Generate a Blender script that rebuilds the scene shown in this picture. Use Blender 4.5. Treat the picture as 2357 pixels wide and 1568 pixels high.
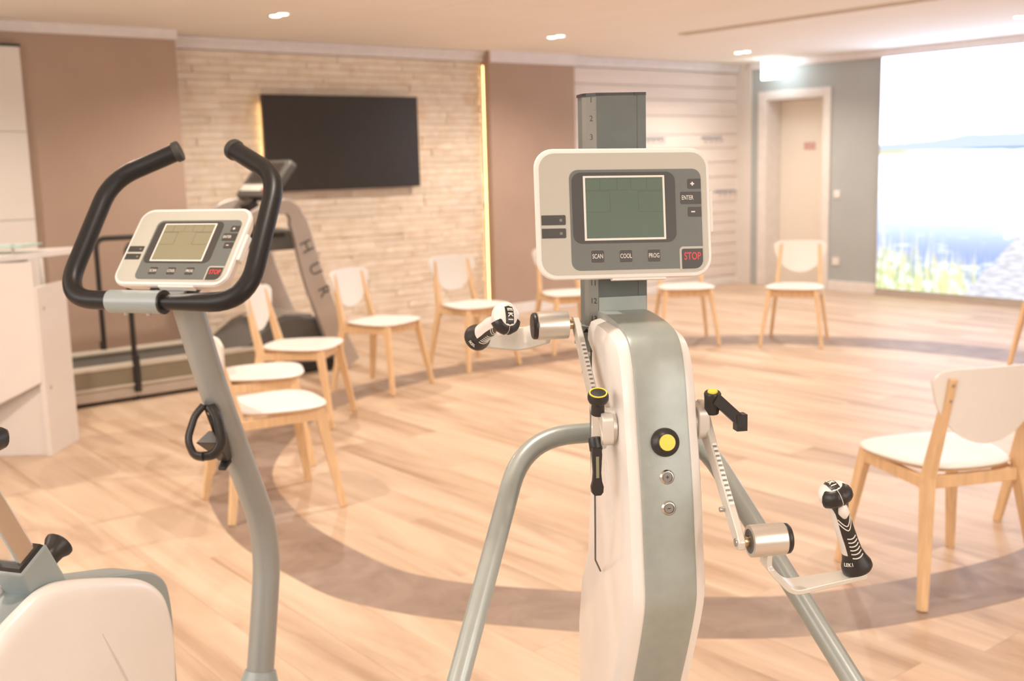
import bpy, math, random
from mathutils import Vector, Matrix
R_ = math.radians
PI = math.pi
random.seed(7)
for o in list(bpy.data.objects): bpy.data.objects.remove(o)
S = bpy.context.scene
COL = S.collection

# ------------------------------------------------------------------ camera, world, exposure
CAM_H = 1.47
CAMROT = ((0.780416615, 0.1189505, -0.613840929), (-0.624744823, 0.108505912, -0.773253111), (-0.025373474, 0.986953518, 0.158993525))
cam_d = bpy.data.cameras.new('camera'); cam = bpy.data.objects.new('camera', cam_d); COL.objects.link(cam)
M4 = Matrix(CAMROT).to_4x4(); M4.translation = Vector((0, 0, CAM_H)); cam.matrix_world = M4
cam_d.sensor_width = 36; cam_d.lens = 38.8579; cam_d.clip_start = .05; cam_d.clip_end = 100
cam_d.dof.use_dof = True; cam_d.dof.focus_distance = 1.50; cam_d.dof.aperture_fstop = 5.6
S.camera = cam
S.view_settings.view_transform = 'Standard'; S.view_settings.look = 'None'
S.view_settings.gamma = 1.0; S.view_settings.use_curve_mapping = False
S.view_settings.exposure = 0.0
W = bpy.data.worlds.new('world'); S.world = W; W.use_nodes = True
W.node_tree.nodes['Background'].inputs[0].default_value = (.9, .95, 1, 1)
W.node_tree.nodes['Background'].inputs[1].default_value = 0.3
LAMP_W = 118.0; LAMP_COL = (1.0, .875, .745)
POSTER_E = 1.0
H = 2.51            # ceiling height
XB, YA = 10.20, 8.57   # right wall and far wall
XL, YN = -2.6, -2.8    # left and near walls (behind the camera)
def area(name, loc, rot, sx, sy, power, col):
    d = bpy.data.lights.new(name, 'AREA'); d.shape = 'RECTANGLE'; d.size = sx; d.size_y = sy; d.energy = power; d.color = col
    o = bpy.data.objects.new(name, d); COL.objects.link(o); o.location = loc; o.rotation_euler = rot; return o
# soft fill added out of view by the near and left walls, no windows there
area('added_fill', (1.6, YN + .05, 1.95), (R_(90), 0, 0), 4.6, .9, 62, (1, .965, .93))
area('added_fill', (XL + .05, 1.8, 1.95), (R_(90), 0, R_(-90)), 4.2, .9, 65, (1, .965, .93))

# ------------------------------------------------------------------ materials
def mat(name, col, rough=.5, metal=0, var=.04, scale=12, bump=0, bscale=80, coat=0, stretch=None, spec=None):
    m = bpy.data.materials.new(name); m.use_nodes = True; nt = m.node_tree; b = nt.nodes['Principled BSDF']
    b.inputs['Roughness'].default_value = rough; b.inputs['Metallic'].default_value = metal
    if coat: b.inputs['Coat Weight'].default_value = coat; b.inputs['Coat Roughness'].default_value = .08
    if spec is not None: b.inputs['Specular IOR Level'].default_value = spec
    tc = nt.nodes.new('ShaderNodeTexCoord'); mp = nt.nodes.new('ShaderNodeMapping'); nt.links.new(tc.outputs['Object'], mp.inputs[0])
    if stretch: mp.inputs['Scale'].default_value = stretch
    n = nt.nodes.new('ShaderNodeTexNoise'); n.inputs['Scale'].default_value = scale; n.inputs['Detail'].default_value = 4
    nt.links.new(mp.outputs[0], n.inputs['Vector'])
    r = nt.nodes.new('ShaderNodeValToRGB'); nt.links.new(n.outputs['Fac'], r.inputs[0])
    r.color_ramp.elements[0].position = .3; r.color_ramp.elements[1].position = .7
    r.color_ramp.elements[0].color = tuple(max(0, c * (1 - var)) for c in col) + (1,)
    r.color_ramp.elements[1].color = tuple(min(1, c * (1 + var)) for c in col) + (1,)
    nt.links.new(r.outputs[0], b.inputs['Base Color'])
    if bump:
        n2 = nt.nodes.new('ShaderNodeTexNoise'); n2.inputs['Scale'].default_value = bscale; nt.links.new(mp.outputs[0], n2.inputs['Vector'])
        bp = nt.nodes.new('ShaderNodeBump'); bp.inputs['Strength'].default_value = bump; bp.inputs['Distance'].default_value = .002
        nt.links.new(n2.outputs['Fac'], bp.inputs['Height']); nt.links.new(bp.outputs[0], b.inputs['Normal'])
    return m
def emit(name, col, s):
    m = bpy.data.materials.new(name); m.use_nodes = True; nt = m.node_tree
    for n in list(nt.nodes): nt.nodes.remove(n)
    e = nt.nodes.new('ShaderNodeEmission'); e.inputs[0].default_value = (*col, 1); e.inputs[1].default_value = s
    o = nt.nodes.new('ShaderNodeOutputMaterial'); nt.links.new(e.outputs[0], o.inputs[0]); return m
def floor_mat(name, cols, sx, sy, contrast_scale, rough):
    """printed vinyl: long grain streaks, a tone of its own for every plank"""
    m = bpy.data.materials.new(name); m.use_nodes = True; nt = m.node_tree; b = nt.nodes['Principled BSDF']
    L = nt.links.new
    g = nt.nodes.new('ShaderNodeNewGeometry'); oi = nt.nodes.new('ShaderNodeObjectInfo')
    ad = nt.nodes.new('ShaderNodeVectorMath'); ad.operation = 'ADD'
    mul = nt.nodes.new('ShaderNodeVectorMath'); mul.operation = 'SCALE'; mul.inputs[0].default_value = (13, 29, 0); L(oi.outputs['Random'], mul.inputs['Scale'])
    L(g.outputs['Position'], ad.inputs[0]); L(mul.outputs[0], ad.inputs[1])
    mp = nt.nodes.new('ShaderNodeMapping'); mp.inputs['Scale'].default_value = (sx, sy, 1); L(ad.outputs[0], mp.inputs[0])
    n = nt.nodes.new('ShaderNodeTexNoise'); n.inputs['Scale'].default_value = contrast_scale; n.inputs['Detail'].default_value = 7
    n.inputs['Roughness'].default_value = .6; n.inputs['Distortion'].default_value = .8; L(mp.outputs[0], n.inputs['Vector'])
    r = nt.nodes.new('ShaderNodeValToRGB'); L(n.outputs['Fac'], r.inputs[0]); cr = r.color_ramp
    cr.elements[0].position = .32; cr.elements[0].color = (*cols[0], 1)
    e = cr.elements.new(.5); e.color = (*cols[1], 1)
    cr.elements[-1].position = .68; cr.elements[-1].color = (*cols[2], 1)
    hs = nt.nodes.new('ShaderNodeHueSaturation'); mr = nt.nodes.new('ShaderNodeMapRange')
    mr.inputs['To Min'].default_value = .94; mr.inputs['To Max'].default_value = 1.06
    L(oi.outputs['Random'], mr.inputs['Value']); L(mr.outputs[0], hs.inputs['Value']); L(r.outputs[0], hs.inputs['Color'])
    L(hs.outputs[0], b.inputs['Base Color']); b.inputs['Roughness'].default_value = rough
    return m
M = {}
M['wood_floor'] = floor_mat('oak_vinyl', [(.42, .275, .18), (.60, .44, .315), (.69, .54, .41)], 4.2, .45, 1.3, .42)
M['ring'] = floor_mat('brown_vinyl', [(.225, .155, .12), (.285, .205, .16), (.34, .25, .20)], 3, 3, 1.6, .45)
M['brown_wall'] = mat('taupe_wall_paint', (.435, .315, .245), .75, var=.03, scale=3)
M['grey_wall'] = mat('grey_green_paint', (.43, .46, .465), .7, var=.03, scale=3)
M['white_wall'] = mat('warm_white_paint', (.76, .72, .68), .7, var=.02, scale=3)
M['ceiling'] = mat('ceiling_paint', (.90, .86, .81), .85, var=.015, scale=2)
M['panel'] = mat('ceiling_panel', (.91, .87, .83), .85, var=.02, scale=4)
M['joint'] = mat('joint_shadow_grey', (.66, .58, .50), .9)
M['cornice'] = mat('cornice_white', (.78, .74, .74), .6)
M['stone'] = floor_mat('split_stone', [(.70, .57, .44), (.79, .68, .555), (.84, .75, .65)], 1.6, 1.6, 3.2, .8)
M['mortar'] = mat('stone_backing', (.68, .56, .43), .9)
M['slat'] = mat('pale_slat_board', (.78, .70, .64), .55, var=.04, scale=3, stretch=(.4, 1, 6))
M['groove'] = mat('slat_groove', (.66, .56, .49), .8)
M['door'] = mat('cream_door', (.82, .75, .66), .5, var=.008, scale=2)
M['frame'] = mat('white_frame', (.80, .76, .73), .45)
M['white_plastic'] = mat('white_plastic', (.80, .765, .73), .32, var=.015, coat=.3)
M['bezel'] = mat('console_bezel', (.83, .79, .75), .38, var=.01)
M['beige'] = mat('console_face', (.50, .485, .42), .42, var=.015)
M['panelgrey'] = mat('console_grey', (.145, .158, .150), .45, var=.03)
M['keydark'] = mat('console_key', (.058, .054, .050), .45)
M['lcd'] = mat('lcd_green', (.125, .175, .14), .45, var=.03, spec=.2)
M['lcd_tan'] = mat('lcd_olive', (.27, .25, .165), .2, var=.03)
M['lcdline'] = mat('lcd_segment', (.075, .105, .085), .4)
M['print'] = mat('cream_print', (.78, .75, .68), .5)
M['red'] = mat('red_print', (.78, .06, .075), .5)
M['lcdframe'] = mat('lcd_frame', (.82, .78, .72), .4)
M['greygreen'] = mat('grey_green_coat', (.36, .40, .375), .36, metal=.25, var=.04, scale=60, bump=.08, bscale=900)
M['postgrey'] = mat('post_grey', (.14, .157, .150), .5, var=.05, scale=30, spec=.3)
M['scale'] = mat('scale_grey', (.24, .235, .21), .5, spec=.3)
M['tube'] = mat('tube_grey', (.40, .44, .42), .34, metal=.35, var=.03, scale=40)
M['bluegrey'] = mat('stem_blue_grey', (.33, .35, .345), .38, metal=.3, var=.02)
M['sleeve'] = mat('clamp_sleeve', (.31, .36, .365), .4, metal=.1)
M['black'] = mat('black_plastic', (.022, .020, .019), .38)
M['foam'] = mat('black_grip', (.012, .012, .013), .40, spec=.35)
M['rubber'] = mat('dark_rubber', (.035, .033, .03), .6)
M['alu'] = mat('brushed_aluminium', (.66, .63, .58), .33, metal=.75, var=.03, scale=40, stretch=(1, 1, 20))
M['alulight'] = mat('silver_coat', (.62, .60, .56), .36, metal=.55, var=.02)
M['crank'] = mat('crank_silver', (.68, .655, .60), .38, metal=.3, var=.02)
M['steel'] = mat('steel', (.55, .53, .50), .22, metal=1)
M['brass'] = mat('bearing_brass', (.52, .40, .24), .25, metal=1)
M['chrome'] = mat('seatpost_chrome', (.70, .66, .62), .22, metal=1)
M['yellow'] = mat('yellow_plastic', (.86, .68, .08), .42)
M['beech'] = mat('beech_wood', (.78, .535, .31), .42, var=.10, scale=6, stretch=(8, 8, .8))
M['seat'] = mat('white_lacquer', (.84, .82, .79), .38, var=.01)
M['glass'] = mat('glass_green', (.45, .72, .66), .08)
M['desk'] = mat('desk_white', (.74, .69, .66), .42, var=.012)
M['desktop'] = mat('desk_top_white', (.84, .80, .77), .3)
M['tan'] = mat('desk_plinth', (.50, .40, .33), .6)
M['tv'] = mat('tv_screen', (.035, .030, .028), .32, var=.05)
M['tvf'] = mat('tv_frame', (.03, .027, .027), .3)
M['silver'] = mat('treadmill_silver', (.55, .50, .46), .4, metal=.45)
M['deckpale'] = mat('deck_rail_pale', (.60, .55, .47), .45, metal=.1)
M['decktaupe'] = mat('deck_band_taupe', (.26, .225, .165), .5)
M['darkgrey'] = mat('dark_grey_plastic', (.10, .098, .092), .45)
M['hook'] = mat('hook_steel', (.50, .50, .54), .35, metal=.6)
M['plate'] = mat('switch_white', (.84, .80, .78), .4)
M['redsign'] = mat('faded_red_sign', (.62, .38, .34), .6)
M['lamp'] = emit('lamp_glow', (1, .93, .80), 9)
M['led'] = emit('led_strip_glow', (1, .62, .25), 11.0)
M['sign'] = emit('exit_sign_glow', (.86, .98, 1.0), 11)
M['signgreen'] = emit('exit_sign_green', (.55, .95, .80), 6.0)

# ------------------------------------------------------------------ mesh helper
class MB:
    def __init__(s): s.v = []; s.f = []; s.mi = []; s.cur = 0
    def raw(s, vs, fs, T=None):
        b = len(s.v)
        for p in vs:
            p = Vector(p); s.v.append(T @ p if T else p)
        for f in fs: s.f.append([b + i for i in f]); s.mi.append(s.cur)
        return s
    def box(s, c, sz, T=None):
        x, y, z = c; a, b, d = sz[0] / 2, sz[1] / 2, sz[2] / 2
        vs = [(x + i * a, y + j * b, z + k * d) for k in (-1, 1) for j in (-1, 1) for i in (-1, 1)]
        return s.raw(vs, [(0, 2, 3, 1), (4, 5, 7, 6), (0, 1, 5, 4), (2, 6, 7, 3), (0, 4, 6, 2), (1, 3, 7, 5)], T)
    def ext(s, a, b): return s.box([(a[i] + b[i]) / 2 for i in range(3)], [abs(b[i] - a[i]) for i in range(3)])
    def loft(s, rings, cap=True, T=None, closed=False):
        n = len(rings[0]); vs = [p for r in rings for p in r]; fs = []
        m = len(rings)
        for k in range(m if closed else m - 1):
            k2 = (k + 1) % m
            for i in range(n):
                j = (i + 1) % n; fs.append((k * n + i, k * n + j, k2 * n + j, k2 * n + i))
        if cap and not closed: fs.append(tuple(reversed(range(n)))); fs.append(tuple((m - 1) * n + i for i in range(n)))
        return s.raw(vs, fs, T)
    def prism(s, poly, o, u, v, w, T=None):
        """poly 2D in plane (o,u,v), extruded by w"""
        o, u, v, w = map(Vector, (o, u, v, w))
        a = [o + u * p[0] + v * p[1] for p in poly]
        if u.cross(v).dot(w) < 0: a.reverse()
        return s.loft([a, [p + w for p in a]], True, T)
    def tube(s, path, r, n=16, cap=True, T=None, flat=1.0):
        path = [Vector(p) for p in path]; m = len(path); rs = r if isinstance(r, (list, tuple)) else [r] * m
        t0 = (path[1] - path[0]).normalized(); ref = Vector((0, 0, 1)) if abs(t0.z) < .9 else Vector((1, 0, 0))
        nrm = (ref - t0 * ref.dot(t0)).normalized(); rings = []
        for i, p in enumerate(path):
            t = ((path[min(i + 1, m - 1)] - p).normalized() + (p - path[max(i - 1, 0)]).normalized()).normalized()
            nrm = (nrm - t * nrm.dot(t)).normalized(); bn = t.cross(nrm)
            rings.append([p + (nrm * math.cos(2 * PI * k / n) + bn * math.sin(2 * PI * k / n) * flat) * rs[i] for k in range(n)])
        return s.loft(rings, cap, T)
    def lathe(s, prof, o=(0, 0, 0), axis=(0, 0, 1), n=24, T=None):
        """prof list of (r, h)"""
        o = Vector(o); a = Vector(axis).normalized(); ref = Vector((1, 0, 0)) if abs(a.x) < .9 else Vector((0, 1, 0))
        u = (ref - a * ref.dot(a)).normalized(); v = a.cross(u)
        return s.loft([[o + a * h + (u * math.cos(2 * PI * k / n) + v * math.sin(2 * PI * k / n)) * max(r, 1e-5) for k in range(n)] for r, h in prof], True, T)
    def ringl(s, prof, o, axis, n=28):
        o = Vector(o); a = Vector(axis).normalized(); ref = Vector((1, 0, 0)) if abs(a.x) < .9 else Vector((0, 1, 0))
        u = (ref - a * ref.dot(a)).normalized(); v = a.cross(u)
        return s.loft([[o + a * h + (u * math.cos(2 * PI * k / n) + v * math.sin(2 * PI * k / n)) * r for k in range(n)] for r, h in prof], False, None, True)
    def cyl(s, a, b, r, n=20, T=None, r2=None):
        a, b = Vector(a), Vector(b); L = (b - a).length
        return s.lathe([(r, 0), (r if r2 is None else r2, L)], a, b - a, n, T)
    def build(s, name, mats, parent=None, smooth=40, bevel=0, seg=2, sub=0, loc=None, rot=None, label=None):
        me = bpy.data.meshes.new(name); me.from_pydata([tuple(p) for p in s.v], [], s.f)
        if not isinstance(mats, (list, tuple)): mats = [mats]
        for m in mats: me.materials.append(M[m])
        if len(mats) > 1:
            for p, i in zip(me.polygons, s.mi): p.material_index = i
        import bmesh
        bm = bmesh.new(); bm.from_mesh(me); bmesh.ops.recalc_face_normals(bm, faces=bm.faces); bm.to_mesh(me); bm.free()
        if smooth:
            me.polygons.foreach_set('use_smooth', [True] * len(me.polygons)); me.set_sharp_from_angle(angle=R_(smooth))
        o = bpy.data.objects.new(name, me); COL.objects.link(o)
        if parent: o.parent = parent
        if loc: o.location = loc
        if rot: o.rotation_euler = rot
        if bevel:
            b = o.modifiers.new('bevel', 'BEVEL'); b.width = bevel; b.segments = seg; b.limit_method = 'ANGLE'; b.angle_limit = R_(40); b.harden_normals = False
        if sub:
            d = o.modifiers.new('sub', 'SUBSURF'); d.levels = sub; d.render_levels = sub
        if label: o['label'] = label
        return o
def thing(name, label, cat, loc=(0, 0, 0), rz=0, group=None):
    o = bpy.data.objects.new(name, None); o.empty_display_size = .1; COL.objects.link(o); o.location = loc; o.rotation_euler = (0, 0, rz)
    o['label'] = label; o['category'] = cat
    if group: o['group'] = group
    return o
def tag(o, label, cat, group=None):
    o['label'] = label; o['category'] = cat
    if group: o['group'] = group
    return o
def struct(o): o['kind'] = 'structure'; return o
def fillet(pts, rad, n=7):
    pts = [Vector(p) for p in pts]; out = [pts[0]]
    rads = rad if isinstance(rad, (list, tuple)) else [rad] * len(pts)
    for i in range(1, len(pts) - 1):
        a, p, b = pts[i - 1], pts[i], pts[i + 1]; d = rads[i]
        u = (a - p); v = (b - p); d = min(d, u.length * .48, v.length * .48); u.normalize(); v.normalize()
        A, B = p + u * d, p + v * d
        for k in range(n + 1):
            t = k / n; out.append(A * (1 - t) ** 2 + p * 2 * t * (1 - t) + B * t * t)
    out.append(pts[-1]); return out
def crom(pts, n=6, closed=True):
    P = [Vector(p) for p in pts]; m = len(P); out = []
    rng = range(m) if closed else range(m - 1)
    for i in rng:
        if closed: a, b, c, d = P[i - 1], P[i], P[(i + 1) % m], P[(i + 2) % m]
        else: a, b, c, d = P[max(i - 1, 0)], P[i], P[i + 1], P[min(i + 2, m - 1)]
        for k in range(n):
            t = k / n
            out.append(.5 * ((2 * b) + (c - a) * t + (2 * a - 5 * b + 4 * c - d) * t * t + (3 * b - a - 3 * c + d) * t ** 3))
    if not closed: out.append(P[-1])
    return out
def rrect(x0, y0, x1, y1, r, n=6, only=None):
    out = []
    cs = [(x1 - r, y1 - r, 0, 'tr'), (x0 + r, y1 - r, 90, 'tl'), (x0 + r, y0 + r, 180, 'bl'), (x1 - r, y0 + r, 270, 'br')]
    cn = {'tr': (x1, y1), 'tl': (x0, y1), 'bl': (x0, y0), 'br': (x1, y0)}
    for cx, cy, a, nm in cs:
        if only is not None and nm not in only: out.append(cn[nm]); continue
        for k in range(n + 1):
            t = R_(a + 90 * k / n); out.append((cx + r * math.cos(t), cy + r * math.sin(t)))
    return out
def text(s, size, T, m, parent, name='lettering', cx=1.0, ext=.0003, bold=0.0, label=None, align='CENTER'):
    c = bpy.data.curves.new(name, 'FONT'); c.body = s; c.size = size; c.align_x = align; c.align_y = 'CENTER'; c.extrude = ext; c.offset = bold; c.resolution_u = 3
    tmp = bpy.data.objects.new('tmp', c); COL.objects.link(tmp); bpy.context.view_layer.update()
    me = bpy.data.meshes.new_from_object(tmp); bpy.data.objects.remove(tmp)
    me.transform(T @ Matrix.Diagonal((cx, 1, 1, 1))); me.name = name
    me.materials.clear(); me.materials.append(M[m])
    o = bpy.data.objects.new(name, me); COL.objects.link(o)
    if parent: o.parent = parent
    if label: o['label'] = label
    return o
def basis(o, x, y):
    x = Vector(x).normalized(); y = Vector(y); y = (y - x * x.dot(y)).normalized(); z = x.cross(y)
    m = Matrix((x, y, z)).transposed().to_4x4(); m.translation = Vector(o); return m
CI = Matrix(CAMROT).transposed()
def in_view(p, mg=60):
    q = CI @ (Vector(p) - Vector((0, 0, CAM_H)))
    if q.z > -.05: return False
    x = 1178.5 - 2544.1 * q.x / q.z; y = 784 + 2544.1 * q.y / q.z
    return -mg < x < 2357 + mg and -mg < y < 1568 + mg

# ================================================================== SETTING
fl = struct(MB().ext((XL, YN, -.12), (XB + .9, YA + .1, -.004)).build('floor', 'wood_floor', smooth=0))
# vinyl planks running along the room
PW, PL = .20, 1.38
plank_me = None; planks = []
rest = MB()
ix = 0
x = XL
while x < XB - .01:
    off = (ix * .53) % 1 * PL
    y = YN - off
    while y < YA:
        y0, y1 = max(y, YN), min(y + PL, YA)
        if y1 - y0 > .05:
            w1 = min(x + PW, XB)
            vis = any(in_view((x + PW * a, y0 + (y1 - y0) * b, 0), 10) for a in (0, .5, 1) for b in (0, .25, .5, .75, 1))
            full = abs(y1 - y0 - PL) < 1e-4 and x + PW <= XB
            dist = math.hypot(x, (y0 + y1) / 2)
            planks.append((not vis, dist, x, y0, w1, y1, full))
        y += PL
    x += PW; ix += 1
planks.sort()
gap = .0004
for i, (nv, d, x0, y0, x1, y1, full) in enumerate(planks):
    if nv or i >= 300:
        rest.ext((x0 + gap, y0 + gap, -.004), (x1 - gap, y1 - gap, 0)); continue
    if full and plank_me:
        o = bpy.data.objects.new('plank', plank_me); COL.objects.link(o); o.parent = fl; o.location = (x0, y0, 0)
    else:
        a, b = x1 - x0, y1 - y0
        o = MB().ext((gap, gap, -.004), (a - gap, b - gap, 0)).build('plank', 'wood_floor', fl, smooth=0, loc=(x0, y0, 0))
        if full: plank_me = o.data
ro = rest.build('outer_planks', 'wood_floor', fl, smooth=0); ro['kind'] = 'stuff'
# dark inlaid ring
outer = [(1.745, 3.45), (1.80, 4.25), (2.2, 5.25), (3.15, 6.2), (4.45, 6.55), (5.40, 6.46), (6.35, 6.35), (7.10, 6.0), (7.68, 5.20), (7.95, 4.1), (7.75, 3.0), (6.75, 2.05), (5.3, 1.62), (4.1, 1.61), (3.5, 1.68), (2.87, 1.89), (2.46, 2.17), (2.03, 2.70), (1.82, 3.07)]
inner = [(2.06, 3.5), (2.12, 4.2), (2.42, 5.0), (3.25, 5.88), (4.25, 6.24), (5.10, 6.15), (6.00, 6.03), (6.74, 5.68), (7.27, 4.94), (7.45, 4.0), (7.3, 3.2), (6.5, 2.42), (5.2, 2.0), (4.1, 1.915), (3.62, 1.955), (3.065, 2.14), (2.738, 2.36), (2.33, 2.83), (2.12, 3.16)]
oc = crom([(a, b, 0) for a, b in outer], 8); ic = crom([(a, b, 0) for a, b in inner], 8)
n = len(oc); vs = [(p.x, p.y, .001) for p in oc] + [(p.x, p.y, .001) for p in ic]
vs += [(p.x, p.y, -.003) for p in oc] + [(p.x, p.y, -.003) for p in ic]
fs = []
for i in range(n):
    j = (i + 1) % n
    fs += [(i, j, n + j, n + i), (2 * n + i, 3 * n + i, 3 * n + j, 2 * n + j), (i, 2 * n + i, 2 * n + j, j), (n + i, n + j, 3 * n + j, 3 * n + i)]
MB().raw(vs, fs).build('floor_ring', 'ring', fl, smooth=0, label='dark brown ring inlaid in the pale floor')

# ceiling
ce = struct(MB().ext((XL, YN, H), (XB + .9, YA + .1, H + .12)).build('ceiling', 'ceiling', smooth=0))
cp = None
for i in range(5):
    for j in range(9):
        x0 = 4.41 - 1.38 * (i - 1) if i else 4.40
        x0 = 4.40 - 1.38 * (i - 0)
        y0 = 5.82 - .70 * j
        if not any(in_view((x0 + a, y0 + b, H), 80) for a in (0, .69, 1.38) for b in (0, .35, .7)): continue
        if cp is None:
            o = MB().box((.69, .35, -.006), (1.366, .686, .012)).build('ceiling_panel', 'panel', ce, smooth=0, bevel=.003); cp = o
        else:
            o = cp.copy(); COL.objects.link(o)
        o.location = (x0, y0, H)
mb = MB().ext((7.13, .5, H - .012), (7.15, 6.60, H)).ext((7.20, .5, H - .012), (7.22, 6.60, H)).ext((7.13, 6.60, H - .012), (7.22, 6.62, H))
so = mb.build('slot_diffuser_frame', 'joint', ce, smooth=0)
MB().ext((7.15, .5, H - .002), (7.20, 6.60, H + .001)).build('slot_diffuser_recess', 'joint', ce, smooth=0)

# far wall: stone-clad niche between two taupe piers, then pale slat boards
wf = struct(MB().ext((XL, YA, 0), (XB + .9, YA + .15, H)).build('wall_far', 'mortar', smooth=0))
SX0, SX1, SZ1 = 3.375, 6.492, 2.41
rows = 42; rh = SZ1 / rows; cnt = 0; extra = MB()
for r in range(rows):
    x = SX0 - random.random() * .2
    while x < SX1:
        w = random.uniform(.32, .68); x0, x1 = max(x, SX0), min(x + w, SX1)
        if x1 - x0 > .02:
            dpt = random.uniform(.023, .032); z0, z1 = r * rh + .001, (r + 1) * rh - random.uniform(.0005, .0025)
            m = MB(); wv = [(x0 + .001, z0), (x1 - .001, z0), (x1 - .001, z1), (x0 + .001, z1)]
            cx = (x0 + x1) / 2 + random.uniform(-.05, .05) * (x1 - x0)
            fr = [(px, YA - dpt + random.uniform(-.006, .006), pz) for px, pz in wv] + [(cx, YA - dpt - .004, z0), (cx, YA - dpt - .006, z1)]
            bk = [(px, YA, pz) for px, pz in wv]
            fa = [(0, 4, 5, 3), (4, 1, 2, 5), (6, 7, 1, 4, 0), (9, 3, 5, 2, 8), (6, 0, 3, 9), (7, 8, 2, 1), (6, 9, 8, 7)]
            if cnt < 300: m.raw(fr + bk, fa).build('stone', 'stone', wf, smooth=0); cnt += 1
            else: extra.raw(fr + bk, fa)
        x += w
if extra.v: extra.build('upper_stones', 'stone', wf, smooth=0)['kind'] = 'stuff'
# slat boards right of the second pier
bz = [0, .10, .225, .35, .475, .60, .725, .835, .955, 1.075, 1.245, 1.415, 1.575, 1.73, 1.93, 2.10, 2.245, 2.41]
MB().ext((7.56, YA - .012, 0), (XB, YA, 2.41)).build('slat_backing', 'groove', wf, smooth=0)
for a, b in zip(bz[:-1], bz[1:]):
    MB().ext((7.57, YA - .030, a + .003), (XB - .002, YA - .012, b - .003)).build('slat_board', 'slat', wf, smooth=0, bevel=.003)
for x0, x1, y in ((SX0, 6.5, YA - .06), (7.57, XB, YA - .06)):
    struct(MB().ext((x0, y, 2.415), (x1, YA, H - .002)).ext((x0, y - .03, 2.475), (x1, y, H - .002)).build('trim_1', 'cornice', smooth=0, bevel=.006))
# taupe piers
PF = 8.20
struct(MB().ext((XL, PF, 0), (3.372, YA, H)).build('wall_pier', 'brown_wall', smooth=0, bevel=.004))
struct(MB().ext((XL, PF - .012, 2.44), (3.385, PF, H)).build('trim_2', 'cornice', smooth=0))
struct(MB().ext((6.5, 8.43, 0), (7.575, YA, H)).build('wall_pier', 'brown_wall', smooth=0, bevel=.004))
struct(MB().ext((6.51, 8.415, 2.405), (7.59, 8.43, H)).build('trim_3', 'cornice', smooth=0))
struct(MB().ext((6.52, 8.412, 0), (7.575, 8.43, .10)).build('baseboard_far', 'frame', smooth=0, bevel=.003))
struct(MB().ext((7.58, YA - .045, 0), (XB, YA - .03, .07)).build('baseboard_slat', 'frame', smooth=0, bevel=.003))
struct(MB().ext((XL, PF - .015, 0), (3.36, PF, .08)).build('baseboard_left', 'frame', smooth=0, bevel=.003))
# warm light strips: corner beside the stone and behind the television
def lamp_strip(name, label, cat, a, b, parent=None):
    o = MB().ext(a, b).build(name, 'led', parent, smooth=0)
    if label: tag(o, label, cat)
    return o
lamp_strip('light_strip', 'warm vertical light strip in the corner beside stone wall', 'light strip', (6.4955, 8.522, .05), (6.4995, 8.526, 2.38))

# right wall with the door, grey paint and light box
def wallB(y0, y1, z0, z1, m, name, t=.2, off=0):
    return struct(MB().ext((XB - off, y0, z0), (XB + t, y1, z1)).build(name, m, smooth=0))
DY0, DY1, DZ = 7.345, 8.13, 2.10
mb = MB(); mb.ext((XB, YN, 0), (XB + .2, DY0, H)).ext((XB, DY1, 0), (XB + .2, 8.34, H)).ext((XB, DY0, DZ), (XB + .2, DY1, H))
struct(mb.build('wall_right', 'grey_wall', smooth=0))
struct(MB().ext((XB - .012, 8.335, 0), (XB + .2, YA, H)).build('wall_right_corner', 'white_wall', smooth=0))
struct(MB().ext((XB - .06, YN, 2.435), (XB, 8.335, H - .001)).build('trim_4', 'cornice', smooth=0, bevel=.004))
struct(MB().ext((XB - .018, 6.66, 0), (XB, DY0 - .09, .115)).build('baseboard_right', 'frame', smooth=0, bevel=.003))
d1 = struct(MB().ext((XB + .25, DY0 - .2, 0), (XB + .29, DY1 + .4, DZ + .1)).build('door_1', 'door', smooth=0))
fm = MB()
fm.ext((XB - .02, DY0 - .085, 0), (XB - .001, DY0, DZ + .085)).ext((XB - .02, DY1, 0), (XB - .001, DY1 + .10, DZ + .085)).ext((XB - .02, DY0, DZ), (XB - .001, DY1, DZ + .085))
fm.ext((XB - .015, DY0, 0), (XB + .249, DY0 + .015, DZ)).ext((XB - .015, DY1 - .015, 0), (XB + .249, DY1, DZ)).ext((XB - .015, DY0 + .015, DZ - .015), (XB + .249, DY1 - .015, DZ))
fm.build('door_frame', 'frame', d1, smooth=0, bevel=.004)
MB().ext((XB + .235, DY0 + .018, .01), (XB + .25, DY1 - .018, DZ - .018)).build('door_leaf', 'door', d1, smooth=0, bevel=.004)
fm = MB().cyl((XB + .25, DY0 + .06, 1.03), (XB + .19, DY0 + .06, 1.03), .010).cyl((XB + .20, DY0 + .06, 1.03), (XB + .20, DY0 + .17, 1.03), .009)
fm.build('door_handle', 'steel', d1)
o = MB().ext((XB + .228, 7.63, 1.53), (XB + .236, 7.78, 1.61)).build('door_sign', 'redsign', d1, smooth=0, label='small faded red sign on the door')
for z, nm, lb in ((1.045, 'light_switch', 'white square light switch on grey wall beside the door'), (.325, 'wall_socket', 'white square wall socket low on grey wall beside the door')):
    t = thing(nm, lb, 'switch' if 'switch' in nm else 'socket', (XB, 7.165, z))
    MB().box((-.006, 0, 0), (.012, .082, .082)).build('cover_plate', 'plate', t, smooth=0, bevel=.003)
    if 'switch' in nm: MB().box((-.014, 0, 0), (.006, .055, .055)).build('rocker', 'plate', t, smooth=0, bevel=.002)
    else: MB().cyl((-.012, 0, 0), (-.0125, 0, 0), .021, T=None).build('socket_well', 'frame', t)
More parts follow.
